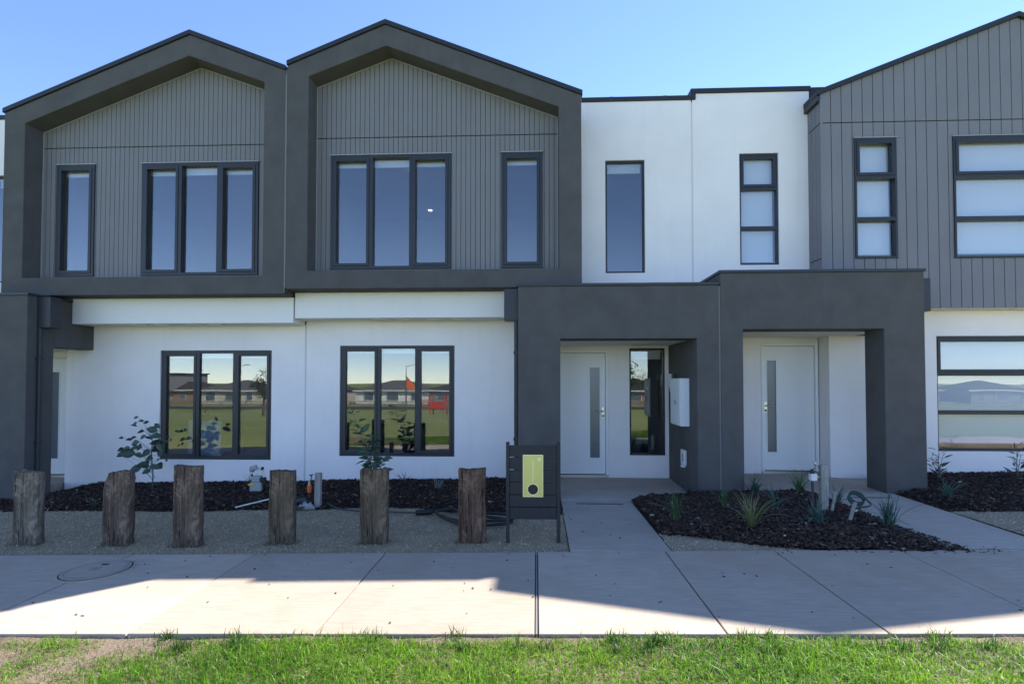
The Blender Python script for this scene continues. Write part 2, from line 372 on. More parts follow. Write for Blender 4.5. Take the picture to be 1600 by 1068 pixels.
# footpath: a dark bed with separate concrete slabs
FY0, FY1 = 3.48, 5.13
JX = [-13.2, -12.0, -10.8, -9.6, -8.4, -7.2, -6.05, -5.0, -3.855, -2.65, -1.413, -0.002, 1.172, 2.145, 3.237, 4.3, 5.4, 6.6, 7.8, 9.0, 10.2, 11.4]
path = MB().slab([(JX[0], FY0 + .01), (JX[-1], FY0 + .01), (JX[-1], FY1 - .01), (JX[0], FY1 - .01)], -0.085, -0.03, gz).build('footpath', 'backing')
tag(path, kind='structure')
for a, b in zip(JX[:-1], JX[1:]):
    ga = 0.014 if a == -0.002 else 0.005; gb = 0.014 if b == -0.002 else 0.005
    MB().slab([(a + ga, FY0), (b - gb, FY0), (b - gb, FY1), (a + ga, FY1)], -0.08, rnd.uniform(-0.002, 0.002), gz).build('slab', 'concrete', path, bevel=0.006)
MB().slab([(-0.008, FY0 + .004), (0.004, FY0 + .004), (0.004, FY1 - .004), (-0.008, FY1 - .004)], -0.03, -0.004, gz).build('joint_filler', 'sealant', path)

def entry_path(x0, x1, y0, y1, z0, z1, slot, joints):
    zf = lambda x, y: z0 + (z1 - z0) * (y - y0) / (y1 - y0)
    e = MB().slab([(x0 + .01, y0 + .01), (x1 - .01, y0 + .01), (x1 - .01, y1), (x0 + .01, y1)], -0.15, -0.02, zf).build('entry_path', 'backing')
    tag(e, kind='structure')
    yy = [y0] + joints + [y1]
    for a, b in zip(yy[:-1], yy[1:]):
        MB().slab([(x0, a + .003), (x1, a + .003), (x1, b - .003), (x0, b - .003)], -0.12, 0, zf).build('slab', 'concrete2', e, bevel=0.005)
    sx0, sx1, sy = slot
    MB().slab([(sx0, sy - .016), (sx1, sy - .016), (sx1, sy + .016), (sx0, sy + .016)], -0.01, 0.004, zf).build('slot_drain', 'black', e)
    return e
entry_path(0.31, 1.24, 5.14, 7.35, 0.016, 0.0, (0.50, 1.10, 7.14), [])
entry_path(3.70, 4.68, 5.14, 7.49, 0.082, 0.10, (3.95, 4.50, 7.22), [])

# manhole cover set in the footpath
mc = (-3.84, 4.68, gz(-3.84) + 0.003)
mo = thing('manhole_cover', mc, 'round concrete access cover with dark rim set in the footpath', 'manhole cover')
def disc(mb, c, r0, r1, z0, z1, n=48, zf=gz):
    P = lambda r, a, z: (c[0] + r * math.cos(a), c[1] + r * math.sin(a), z + zf(c[0] + r * math.cos(a)))
    for k in range(n):
        a, b = 2 * math.pi * k / n, 2 * math.pi * (k + 1) / n
        if r0 > 0:
            mb.quad(P(r0, a, z1), P(r1, a, z1), P(r1, b, z1), P(r0, b, z1)); mb.quad(P(r0, a, z0), P(r0, a, z1), P(r0, b, z1), P(r0, b, z0))
        else: mb.quad(P(0, 0, z1), P(r1, a, z1), P(r1, b, z1))
        mb.quad(P(r1, a, z0), P(r1, b, z0), P(r1, b, z1), P(r1, a, z1))
    return mb
lid = disc(MB(), mc, 0, 0.255, -0.01, 0.010).build('lid', 'concrete', mo, fix=False)
disc(MB(), mc, 0.255, 0.268, -0.01, 0.006).build('rim', 'black', mo, fix=False)
disc(MB(), mc, 0.268, 0.285, -0.01, 0.0045).build('frame_ring', 'concrete', mo, fix=False)
disc(MB(), mc, 0.225, 0.231, 0.009, 0.012).build('ring_mark', 'sealant', lid, fix=False)
MB().slab([(-3.90, 4.80), (-3.84, 4.80), (-3.84, 4.83), (-3.90, 4.83)], 0.009, 0.0125, gz).build('key_slot', 'black', lid)
hm = MB()
for a in (-3.885, -3.845): hm.slab([(a, 4.66), (a + .012, 4.66), (a + .012, 4.73), (a, 4.73)], 0.009, 0.0125, gz)
hm.build('cast_mark', 'sealant', lid)

# soil verge under the lawn, gravel and mulch sheets
def sheet(name, mat, inside, x0, x1, y0, y1, step, zf):
    nx_ = int(round((x1 - x0) / step)) + 1; ny_ = int(round((y1 - y0) / step)) + 1
    gx = np.linspace(x0, x1, nx_); gy = np.linspace(y0, y1, ny_); XX, YY = np.meshgrid(gx, gy); ZZ = zf(XX, YY)
    b = MB(); b.v = list(zip(XX.ravel().tolist(), YY.ravel().tolist(), ZZ.ravel().tolist()))
    cx = (XX[:-1, :-1] + XX[1:, 1:]) / 2; cy = (YY[:-1, :-1] + YY[1:, 1:]) / 2; ok = inside(cx, cy)
    J, I = np.nonzero(ok); b.f = [(j * nx_ + i, j * nx_ + i + 1, (j + 1) * nx_ + i + 1, (j + 1) * nx_ + i) for j, i in zip(J.tolist(), I.tolist())]
    used = sorted({v for f in b.f for v in f}); mp = {v: k for k, v in enumerate(used)}
    b.v = [b.v[v] for v in used]; b.f = [tuple(mp[v] for v in f) for f in b.f]
    o = b.build(name, mat, smooth=True, fix=False); return tag(o, kind='structure')
always = lambda x, y: np.ones_like(x, bool)
verge_z = lambda x, y: gzn(x) - 0.022 + 0.012 * vnoise(x * 2.2, y * 2.2, 3) + 0.004 * vnoise(x * 9, y * 9, 4)
sheet('verge_soil', 'soil', always, -6, 6, 1.0, 3.473, 0.05, verge_z)
tab = lambda x, t: np.interp(x, [p[0] for p in t], [p[1] for p in t])
FA = [(-10, 6.95), (-7, 6.95), (-5.76, 6.98), (-4.36, 6.84), (-3.4, 6.9), (-2.73, 6.88), (-2.28, 6.97), (-1.53, 6.94), (-1.06, 6.66), (-.45, 6.66), (.31, 6.5)]
FB = [(1.2, 5.68), (1.66, 5.56), (2.05, 5.32), (2.44, 5.15), (2.6, 5.10), (3.9, 5.09)]
FC = [(4.6, 6.54), (5.44, 6.46), (7, 6.5), (10, 6.5)]
wob = lambda x, y: 0.035 * vnoise(x * 3, y * 3, 8)
porchA = lambda x, y: ((x > -.25) & (y > 7.49)) | ((x < -7.2) & (y > 7.49))
inMA = lambda x, y: (x > -10) & (x < .305) & (y > tab(x, FA) + wob(x, y)) & (y < 8.70) & ~porchA(x, y)
inMB = lambda x, y: (x > 1.245) & (x < 3.70 + np.clip((5.9 - y) * 0.14, 0, .12) + .4 * wob(x, y)) & (y > tab(x, FB) + .6 * wob(x, y)) & (y < np.where(x < 2.06, 7.345, 7.495))
inMC = lambda x, y: (x > 4.685) & (x < 9.8) & (y > tab(x, FC) + wob(x, y)) & (y < 8.69) & ~((x < 5.14) & (y > 7.49))
inG = lambda x, y: (((x > -10) & (x < .305) & (y < tab(x, FA) + .06)) | ((x > 1.245) & (x < 2.6) & (y < tab(x, FB) + .06)) | ((x > 4.685) & (x < 9.8) & (y < tab(x, FC) + .06))) & (y > 5.135)
grav_z = lambda x, y: gzn(x) - 0.012 + 0.006 * vnoise(x * 3, y * 3, 5) + 0.012 * np.clip(y - 5.15, 0, 1) - .01 * np.clip((5.17 - y) / .04, 0, 1)
mul_edge = lambda x, y: np.clip(np.minimum(y - np.where(x < .6, tab(x, FA), np.where(x < 4.2, tab(x, FB), tab(x, FC))), 0.35), -.05, .35) / .35
side_d = lambda x: np.where(x < .7, .305 - x, np.where(x < 4.2, np.minimum(x - 1.245, 3.74 - x), x - 4.685))
mulch_z = lambda x, y: gzn(x) - 0.004 + (0.012 + 0.05 * mul_edge(x, y) + 0.012 * vnoise(x * 5, y * 5, 6)) * np.clip(side_d(x) / .25, 0.05, 1)
sheet('gravel_strip', 'gravel', inG, -10, 10, 5.135, 7.2, 0.05, grav_z)
for nm, f, a, b in (('mulch_bed', inMA, -10, .4), ('mulch_bed', inMB, 1.2, 4.0), ('mulch_bed', inMC, 4.6, 10)):
    sheet(nm, 'mulch', f, a, b, 5.0, 8.75, 0.04, mulch_z)

# ---------------------------------------------------------------- townhouses
def window(h, x0, x1, z0, z1, y, cols, rows, sash=(), blind=0.0, proud=False, glass='glass', bw=0.045, hood=True):
    """cols/rows: glazed openings between frame bars; sash: cells that carry an inner opening sash"""
    x0, x1 = sorted((x0, x1)); ya, yb = (y - 0.022, y + 0.075) if proud else (y + 0.028, y + 0.095)
    holes = [(a, b, c, d) for a, b in cols for c, d in rows]
    wnd = MB().wall(x0, x1, z0, z1, ya, yb, holes).build('window', 'frame', h, bevel=0.003)
    if proud and hood:
        MB().box(x0 - .012, x1 + .012, y - 0.036, y + 0.004, z1 + .002, z1 + .016).build('head_flashing', 'bead', wnd)
    for i, (a, b) in enumerate(cols):
        a, b = sorted((a, b))
        for j, (c, d) in enumerate(rows):
            s_ = 0.044 if (i, j) in sash else 0.0
            if s_:
                MB().wall(a + .001, b - .001, c + .001, d - .001, ya - 0.008, yb - .02, [(a + s_, b - s_, c + s_, d - s_)]).build('sash', 'frame', wnd, bevel=0.003)
            yg = yb - .035
            MB().box(a + max(s_ - .005, -.005), b - max(s_ - .005, -.005), yg, yg + .006, c + max(s_ - .005, -.005), d - max(s_ - .005, -.005)).build('pane', glass, wnd)
    if blind:
        bl = MB().box(x0 + .05, x1 - .05, yb + .03, yb + .034, z1 - blind, z1 - .02)
        bl.box(x0 + .05, x1 - .05, yb + .024, yb + .040, z1 - blind - .02, z1 - blind)
        if blind < 0.5: bl.tube([(x0 + .04, yb + .04, z1 - .04), (x1 - .04, yb + .04, z1 - .04)], 0.028, 10)
        bl.build('roller_blind', 'blind', wnd)
    return wnd

def door(h, X, u0, u1, z0, z1, y, gl, hu, s):
    """white door leaf with a narrow frosted strip, moulded frame, handle plate and lever"""
    fr = MB().wall(X(u0 - .045), X(u1 + .045), z0, z1 + .05, y - .012, y + .09, [(X(u0 - .004), X(u1 + .004), z0 - .1, z1 + .004)]).build('door_frame', 'door', h, bevel=0.004)
    MB().box(X(u0 - .045), X(u1 + .045), y - .02, y + .09, z0 - .03, z0 + .022).build('threshold', 'steel', fr, bevel=.003)
    lf = MB().wall(X(u0), X(u1), z0 + .03, z1, y + .03, y + .07, [(X(gl[0]), X(gl[1]), gl[2], gl[3])]).build('door', 'door', h, bevel=0.003)
    MB().box(X(gl[0] - .004), X(gl[1] + .004), y + .044, y + .056, gl[2] - .004, gl[3] + .004).build('glass_strip', 'frost', lf)
    MB().wall(X(gl[0] - .014), X(gl[1] + .014), gl[2] - .014, gl[3] + .014, y + .022, y + .030, [(X(gl[0]), X(gl[1]), gl[2], gl[3])]).build('glazing_bead', 'door', lf, bevel=.002)
    zc = z0 + 1.06
    hp = MB().box(X(hu - .026), X(hu + .026), y + .018, y + .030, zc - .11, zc + .07).build('handle', 'steel', lf, bevel=.004)
    MB().tube([(X(hu), y + .02, zc), (X(hu), y - .03, zc)], .011, 10).tube([(X(hu), y - .026, zc), (X(hu - .12 * s[1]), y - .03, zc)], [.011, .009], 10).build('lever', 'steel', hp, smooth=True)
    MB().tube([(X(hu), y + .018, zc - .075), (X(hu), y + .006, zc - .075)], .016, 12).build('lock', 'black', hp)
    MB().box(X(u0 + .02), X(u1 - .02), y + .016, y + .03, z0 + .035, z0 + .075).build('weather_bar', 'door', lf, bevel=.004)
    return lf

def room(h, x0, x1, y0, y1, z0, z1):
    x0, x1 = sorted((x0, x1)); b = MB()
    b.quad((x0, y0, z0), (x0, y1, z0), (x0, y1, z1), (x0, y0, z1)); b.quad((x1, y0, z0), (x1, y0, z1), (x1, y1, z1), (x1, y1, z0))
    b.quad((x0, y1, z0), (x1, y1, z0), (x1, y1, z1), (x0, y1, z1)); b.quad((x0, y0, z1), (x0, y1, z1), (x1, y1, z1), (x1, y0, z1))
    r_ = b.build('room_lining', 'lining', h, fix=False)
    MB().box(x0, x1, y0, y1, z0 - .02, z0).build('room_floor', 'floor', r_)
    return r_

def boards(parent, mat, umin, umax, pitch, gap, zbot, ztop, joint, y0, y1, holes, X, first=None):
    """vertical boards clipped by a sloping top edge; cut round the window holes and at the joint"""
    u = umin; k = 0
    while u < umax - .01:
        a, b = u + (gap / 2 if k else 0.0), min(u + pitch, umax) - gap / 2
        segs = [(zbot, joint - .008), (joint + .008, None)]
        for lo, hi in segs:
            if hi is None:
                P = [(a, lo), (b, lo), (b, ztop(b))]
                if ztop.apex > a + .003 and ztop.apex < b - .003: P.append((ztop.apex, ztop(ztop.apex)))
                P.append((a, ztop(a)))
                MB().prism([(X(p), q) for p, q in P], y0, y1).build('board', mat, parent, fix=True)
            else:
                cuts = [(lo, hi, a, b)]
                for ha, hb, hc, hd in holes:
                    new = []
                    for (l0, h0, a0, b0) in cuts:
                        if b0 <= ha + .001 or a0 >= hb - .001 or h0 <= hc or l0 >= hd: new.append((l0, h0, a0, b0)); continue
                        if l0 < hc - .01: new.append((l0, hc - .002, a0, b0))
                        if h0 > hd + .01: new.append((hd + .002, h0, a0, b0))
                        if a0 < ha - .004: new.append((max(l0, hc), min(h0, hd), a0, ha - .001))
                        if b0 > hb + .004: new.append((max(l0, hc), min(h0, hd), hb + .001, b0))
                    cuts = new
                for l0, h0, a0, b0 in cuts: MB().box(X(a0), X(b0), y0, y1, l0, h0).build('board', mat, parent, fix=False)
        u += pitch; k += 1

def gable_house(xp, s, dz, p0, label):
    X = lambda u: xp + s * u
    Zp = lambda P: [(X(u), z + dz) for u, z in P]
    h = thing('townhouse', (X(3.0), 8.7, dz), label, 'house')
    D = dz
    LW = (.556, 2.404, .378 + D, 2.140 + D); UB = (.562, 2.414, 3.276 + D, 5.020 + D); US = (3.177, 3.795, 3.274 + D, 5.020 + D)
    UW = (4.803, 5.423, 3.285 + D, 5.085 + D); SL = (5.227, 5.806, .363 + D, 2.115 + D)
    xw = lambda q: (X(q[0]), X(q[1]), q[2], q[3])
    # ground floor
    MB().wall(X(.006), X(3.99), -.3 + D, 2.56 + D, 8.69, 8.79, [xw(LW)]).box(X(3.87), X(3.99), 8.79, 9.1, -.3 + D, 2.45 + D).build('wall', 'white', h, bevel=.006)
    MB().wall(X(3.995), X(5.862), -.1 + D, 2.45 + D, 9.1, 9.2, [(X(4.0), X(4.875), -.2 + D, 2.08 + D), xw(SL)]).build('wall', 'white', h, bevel=.006)
    MB().box(X(3.30), X(3.40), 8.66, 8.692, -.02 + D, .02 + D).build('wall_vent', 'sealant', h)
    fb = MB().box(X(.008), X(p0 - .004), 8.254, 8.688, 2.535 + D, 2.926 + D).build('fascia_box', 'fascia', h, bevel=.005)
    for a, b in ((1.19, 1.41), (1.56, 1.77), (2.04, 2.26), (2.42, 2.63)):
        MB().box(X(a), X(b), 8.36, 8.50, 2.522 + D, 2.5345 + D).build('soffit_vent', 'plastic_white', fb)
    MB().box(X(-.0035), X(.0055), 8.693, 8.70, -.2 + D, 2.53 + D).build('control_joint', 'joint_pale', h)
    # gable frame
    outer = [(.006, 2.93), (4.36, 2.93), (4.36, 5.72), (1.48, 6.84), (.006, 6.262)]
    inner = [(.332, 3.197), (4.034, 3.197), (4.034, 5.553), (1.492, 6.524), (.332, 6.095)]
    gf = MB().ring(Zp(outer), Zp(inner), 7.92, 8.25).build('gable_frame', 'charcoal', h, bevel=.008)
    rf = [(.004, 6.263), (1.48, 6.842), (4.375, 5.715), (4.375, 5.780), (1.48, 6.908), (.004, 6.328)]
    MB().prism(Zp(rf), 7.895, 17.0).build('roof', 'flash', h)
    MB().box(X(-.001), X(.0045), 7.918, 7.924, 2.95 + D, 6.2 + D).build('control_joint', 'bead', gf)
    # shell
    sh = MB().box(X(4.25), X(4.352), 8.252, 17, 2.94 + D, 5.70 + D).box(X(.006), X(.1), 8.37, 17, 2.62 + D, 6.2 + D).box(X(.006), X(.1), 8.8, 17, -.3 + D, 2.6 + D)
    sh.box(X(.006), X(6.155), 17, 17.1, -.3 + D, 5.6 + D).box(X(6.06), X(6.155), 9.21, 17, -.3 + D, 2.6 + D).box(X(6.06), X(6.155), 8.86, 17, 2.62 + D, 6.0 + D)
    sh.build('side_wall', 'charcoal', h)
    MB().box(X(4.36), X(6.06), 8.86, 17, 5.7 + D, 5.8 + D).build('flat_roof', 'flash', h)
    MB().box(X(.105), X(6.055), 8.80, 16.9, 2.58 + D, 2.66 + D).build('floor_slab', 'backing', h)
    # cladding
    ybk0, ybk1 = 8.262, 8.36
    ck = MB().wall(X(.31), X(4.05), 3.19 + D, 5.30 + D, ybk0, ybk1, [xw(UB), xw(US)])
    ck.prism(Zp([(.31, 5.3005), (4.05, 5.3005), (4.05, 5.60), (1.49, 6.58), (.31, 6.13)]), ybk0, ybk1)
    ck = ck.build('cladding', 'backing', h)
    def top(u): return (6.095 + (u - .332) * (6.524 - 6.095) / (1.492 - .332) if u < 1.492 else 6.524 + (u - 1.492) * (5.553 - 6.524) / (4.034 - 1.492)) - .004 + D
    top.apex = 1.492
    boards(ck, 'board', .338, 4.03, .0742, .0075, 3.199 + D, top, 5.298 + D, 8.240, 8.262, [UB, US], X)
    bd = MB().box(X(.334), X(.344), 8.228, 8.2398, 3.20 + D, top(.34) - .002)
    for a, b in ((.345, 1.492), (1.492, 4.03)):
        bd.prism([(X(a), top(a) - .014), (X(b), top(b) - .014), (X(b), top(b) - .002), (X(a), top(a) - .002)], 8.228, 8.2398)
    bd.box(X(4.022), X(4.032), 8.228, 8.2398, 3.20 + D, top(4.03) - .02).build('edge_bead', 'bead', ck)
    # upper white wall over the porch
    MB().wall(X(4.365), X(6.158), 2.45 + D, 6.03 + D, 8.75, 8.85, [xw(UW)]).build('wall', 'white', h, bevel=.005)
    MB().box(X(4.37), X(6.165), 8.725, 9.02, 6.032 + D, 6.098 + D).build('parapet_capping', 'flash', h, bevel=.004)
    for uu in (4.9, 5.75): MB().box(X(uu - .03), X(uu + .03), 8.7225, 8.7245, 6.034 + D, 6.099 + D).build('cover_strap', 'metal', h)
    # windows
    c3 = lambda q: [(X(q[0] + .045), X(q[0] + .598)), (X(q[0] + .653), X(q[1] - .640)), (X(q[1] - .588), X(q[1] - .045))]
    r1 = lambda q: [(q[2] + .045, q[3] - .045)]
    window(h, X(LW[0]), X(LW[1]), LW[2], LW[3], 8.69, c3(LW), r1(LW), {(0, 0), (2, 0)}, blind=.10)
    window(h, X(UB[0]), X(UB[1]), UB[2], UB[3], 8.24, c3(UB), r1(UB), {(0, 0), (2, 0)}, blind=.13, proud=True)
    window(h, X(US[0]), X(US[1]), US[2], US[3], 8.24, [(X(US[0] + .04), X(US[1] - .04))], r1(US), {(0, 0)}, blind=.13, proud=True)
    window(h, X(UW[0]), X(UW[1]), UW[2], UW[3], 8.75, [(X(UW[0] + .03), X(UW[1] - .03))], [(UW[2] + .03, UW[3] - .03)], blind=.15)
    window(h, X(SL[0]), X(SL[1]), SL[2], SL[3], 9.1, [(X(SL[0] + .03), X(SL[1] - .03))], [(SL[2] + .03, SL[3] - .03)], blind=.16)
    room(h, X(.12), X(3.84), 8.792, 12.4, .0 + D, 2.5 + D); room(h, X(4.0), X(6.03), 9.203, 12.4, .0 + D, 2.42 + D)
    up = room(h, X(.12), X(4.2), 8.362, 12.2, 2.72 + D, 5.18 + D); room(h, X(4.4), X(6.03), 8.853, 12.2, 2.72 + D, 5.18 + D)
    # front door
    door(h, X, 4.035, 4.835, .02 + D, 2.035 + D, 9.1, (4.585, 4.742, .317 + D, 1.80 + D) if s > 0 else (4.50, 4.655, .317 + D, 1.80 + D), 4.795 if s > 0 else 4.74, (1, 1))
    # porch
    op = (4.03, 5.862)
    pc = MB().wall(X(p0), X(6.158), -.2 + D, 2.868 + D, 7.5, 7.94, [(X(op[0]), X(op[1]), -.3 + D, 2.150 + D)])
    pc.box(X(op[1]), X(6.158), 7.9402, 9.19, -.2 + D, 2.868 + D).box(X(p0), X(p0 + .25), 7.9402, 8.6895, 2.15 + D, 2.868 + D)
    pc = pc.build('porch_portal', 'charcoal', h, bevel=.008)
    MB().box(X(p0 - .02), X(6.16), 7.482, 7.96, 2.8685 + D, 2.905 + D).box(X(p0 - .02), X(p0 + .27), 7.9605, 8.74, 2.8685 + D, 2.905 + D).build('parapet_capping', 'metal', pc, bevel=.003)
    MB().box(X(p0 + .252), X(op[1] - .002), 7.942, 8.688, 2.152 + D, 2.19 + D).box(X(3.992), X(op[1] - .002), 8.6885, 9.098, 2.152 + D, 2.19 + D).build('porch_ceiling', 'soffit', pc)
    MB().box(X(p0 + .26), X(6.15), 7.95, 8.74, 2.60 + D, 2.64 + D).build('porch_roof', 'flash', pc)
    MB().box(X(op[0] - .0), X(op[1] - .001), 7.355, 9.098, -.2 + D, .0 + D).build('porch_slab', 'concrete2', h, bevel=.005)
    rh = MB().box(X(p0 - .20), X(p0 - .003), 7.65, 7.86, 2.42 + D, 2.862 + D).build('rain_head', 'metal', h, bevel=.006)
    dp = MB().box(X(p0 - .060), X(p0 - .006), 7.650, 7.705, -.12 + D, 2.42 + D).build('downpipe', 'metal', rh, bevel=.012)
    for zz in (.75, 1.95): MB().box(X(p0 - .068), X(p0 - .001), 7.642, 7.713, zz + D, zz + .04 + D).build('pipe_bracket', 'metal', rh)
    return h, X, up
XP = -3.711
h1, X1, up1 = gable_house(XP - .004, -1, -.07, 3.53, 'townhouse with charcoal gable frame behind the broad-leafed sapling, dark portal beside its white wall')
h2, X2, up2 = gable_house(XP + .004, 1, 0.0, 3.453, 'townhouse with charcoal gable frame and white front door behind the slatted letterbox')
for x, y in ((-2.13, 9.25), (-2.24, 11.45)):
    MB().cyl((x, y, 5.165), (x, y, 5.179), .042, 20).build('downlight', 'lamp', up2)

# right-hand townhouse with vertical boards
def board_house():
    h = thing('townhouse', (5.5, 8.7, .1), 'townhouse with blue-grey vertical board gable and closed white blinds', 'house'); I = lambda x: x
    XL, XR, AX = 4.255, 8.61, 7.115
    W1 = (4.735, 5.345, 3.392, 5.187); W2 = (6.16, 8.0, 3.385, 5.187); WU = (3.198, 3.80, 3.395, 5.160); WL = (6.105, 7.95, .510, 2.262)
    MB().wall(4.5, XR, -.2, 2.652, 8.68, 8.78, [WL]).box(4.5, 4.62, 8.7801, 9.0, -.2, 2.5).build('wall', 'white', h, bevel=.006)
    MB().wall(2.775, 4.498, 0.0, 2.5, 9.0, 9.1, [(3.60, 4.475, -.1, 2.185)]).build('wall', 'white', h, bevel=.006)
    MB().wall(2.470, 4.285, 2.5, 6.13, 8.75, 8.85, [WU]).build('wall', 'white', h, bevel=.005)
    MB().box(2.445, 4.30, 8.722, 9.02, 6.132, 6.202).box(2.445, 2.520, 8.722, 9.02, 6.03, 6.1315).build('parapet_capping', 'flash', h, bevel=.004)
    def top(u): return 6.955 - abs(u - AX) * .379
    top.apex = AX
    yb0, yb1 = 8.382, 8.48
    ck = MB().wall(XL + .02, XR, 2.66, 5.44, yb0, yb1, [W1, W2]).prism([(XL + .02, 5.4405), (XR, 5.4405), (XR, top(XR)), (AX, top(AX)), (XL + .02, top(XL + .02))], yb0, yb1)
    ck.box(XL + .022, XL + .09, 8.4805, 8.749, 2.66, 5.80)
    ck = ck.build('cladding', 'backing', h)
    boards(ck, 'board_blue', XL, XR, .1535, .010, 2.652, top, 5.438, 8.36, 8.382, [W1, W2], I)
    for a, b in ((8.3835, 8.50), (8.508, 8.622), (8.630, 8.747)):
        for c, d in ((2.7, 3.40), (3.412, 5.43), (5.446, 5.83)):
            MB().box(XL, XL + .021, a, b, c, d).build('board', 'board_blue', ck, fix=False)
    MB().box(XL - .006, XL + .030, 8.352, 8.3595, 2.654, top(XL) - .02).build('corner_trim', 'board_blue', ck, bevel=.002)
    MB().prism([(XL - .06, top(XL - .06)), (AX, top(AX) + .001), (XR + .02, top(XR + .02)), (XR + .02, top(XR + .02) + .07), (AX, top(AX) + .072), (XL - .06, top(XL - .06) + .07)], 8.31, 17).build('roof', 'flash', h)
    MB().box(XL - .058, XL - .006, 8.34, 8.748, top(XL - .06) - .09, top(XL - .06) - .004).build('eave_gutter', 'metal', h, bevel=.004)
    MB().box(XL + .002, XR, 8.385, 8.679, 2.6535, 2.6598).build('soffit', 'soffit', h)
    sh = MB().box(XL + .01, XL + .09, 8.86, 17, 2.66, 5.80).box(XR - .09, XR, 8.481, 17, 2.66, 6.3).box(XR - .09, XR, 8.79, 17, -.2, 2.6).box(2.47, XR, 17, 17.1, -.2, 5.8)
    sh.box(2.47, 2.56, 9.2, 17, -.2, 2.6).box(2.47, 2.56, 8.86, 17, 2.62, 6.1)
    sh.build('side_wall', 'charcoal', h)
    MB().box(2.56, XL, 8.86, 17, 5.75, 5.85).build('flat_roof', 'flash', h)
    MB().box(2.57, XR - .1, 9.11, 16.9, 2.70, 2.78).build('floor_slab', 'backing', h)
    # windows
    st = lambda q: [(q[2] + .03, q[2] + .555), (q[2] + .615, q[2] + 1.185), (q[2] + 1.235, q[3] - .04)]
    one = lambda q: [(q[0] + .03, q[1] - .03)]
    window(h, *W1, 8.36, one(W1), st(W1), {(0, 2)}, blind=1.70, proud=True, glass='glass_wavy')
    window(h, *W2, 8.36, one(W2), st(W2), {(0, 2)}, blind=1.70, proud=True, glass='glass_wavy')
    window(h, *WU, 8.75, one(WU), st(WU), {(0, 2)}, blind=1.68, glass='glass_wavy')
    window(h, *WL, 8.68, one(WL), [(WL[2] + .04, 1.067), (1.127, 1.655), (1.71, WL[3] - .04)], {(0, 2)}, blind=1.62, glass='glass_wavy')
    room(h, 4.65, 8.5, 8.782, 12, .1, 2.62); room(h, 2.6, 4.2, 8.853, 12, 2.86, 5.4); room(h, 4.36, 8.5, 8.482, 12, 2.86, 5.4)
    door(h, I, 3.64, 4.44, .12, 2.135, 9.0, (3.70, 3.842, .44, 1.905), 3.672, (1, -1))
    # porch
    pc = MB().wall(2.472, 5.130, -.1, 3.028, 7.5, 7.94, [(2.767, 4.605, -.2, 2.270)])
    pc.box(2.472, 2.767, 7.9402, 8.748, -.1, 3.028).box(2.472, 2.767, 8.7485, 9.19, -.1, 2.49)
    pc.box(4.88, 5.13, 7.9402, 8.352, 2.27, 3.028).box(4.88, 5.13, 8.3522, 8.678, 2.27, 2.645)
    pc = pc.build('porch_portal', 'charcoal', h, bevel=.008)
    MB().box(2.455, 5.15, 7.482, 7.96, 3.0285, 3.066).box(2.455, 2.787, 7.9605, 8.745, 3.0285, 3.066).build('parapet_capping', 'metal', pc, bevel=.003)
    MB().box(2.769, 4.878, 7.942, 8.678, 2.272, 2.31).box(2.769, 4.498, 8.6785, 8.998, 2.272, 2.31).build('porch_ceiling', 'soffit', pc)
    MB().box(2.77, 4.88, 7.95, 8.745, 2.75, 2.79).build('porch_roof', 'flash', pc)
    MB().box(2.768, 4.604, 7.495, 8.998, -.1, .10).build('porch_slab', 'concrete2', h, bevel=.005)
    MB().box(4.6045, 5.6, 7.9405, 8.679, -.1, .095).build('side_slab', 'concrete2', h, bevel=.005)
    rh = MB().box(5.133, 5.32, 7.65, 7.86, 2.52, 2.965).build('rain_head', 'metal', h, bevel=.006)
    MB().box(5.142, 5.222, 7.70, 7.80, -.05, 2.52).build('downpipe', 'metal', rh, bevel=.012)
    MB().box(2.4525, 2.4715, 7.512, 7.56, -.05, 2.86).build('control_joint', 'sealant', pc)
    MB().box(2.4515, 2.4695, 8.756, 8.80, 2.95, 6.0).build('control_joint', 'joint_pale', h)
    MB().box(4.302, 4.88, 8.76, 8.99, 5.85, 6.195).build('parapet_sun_block', 'flash', h)  # unseen block added behind the eave to keep sun from slipping past the capping
    return h
h3 = board_house()

# wall-mounted services in the white-door porch (party wall face at x = 2.155)
WX = X2(5.862)
mbx = thing('meter_box', (WX - .07, 8.15, .93), 'white metal meter box on the dark porch side wall', 'meter box')
b = MB().box(WX - .125, WX - .001, 7.87, 8.43, .935, 1.615).build('cabinet', 'cabinet', mbx, bevel=.008)
MB().box(WX - .137, WX - .1255, 7.885, 8.415, .95, 1.60).build('cabinet_door', 'cabinet', mbx, bevel=.005)
MB().box(WX - .146, WX - .1375, 8.10, 8.14, 1.24, 1.30).build('latch', 'plastic_grey', mbx, bevel=.003)
for zz in (1.09, 1.45): MB().box(WX - .132, WX - .118, 7.864, 7.8698, zz, zz + .05).build('hinge', 'cabinet', mbx)
ft = thing('fibre_box', (WX - .04, 8.95, 1.49), 'small grey and white junction box beside the tall porch sidelight', 'junction box')
MB().box(WX - .055, WX - .001, 8.86, 9.05, 1.49, 1.69).build('housing', 'plastic_white', ft, bevel=.006)
MB().box(WX - .045, WX - .001, 8.56, 8.72, 1.60, 1.69).build('label_plate', 'green_hose', ft)
MB().tube([(WX - .02, 8.93, 1.49), (WX - .02, 8.88, 1.40), (WX - .02, 8.75, 1.36)], .012, 8).build('conduit', 'plastic_white', ft)
po = thing('power_outlet', (WX - .04, 8.12, .33), 'weatherproof power outlet low on the dark porch side wall', 'outlet')
MB().box(WX - .045, WX - .001, 8.03, 8.22, .36, .58).build('cover', 'plastic_white', po, bevel=.012)
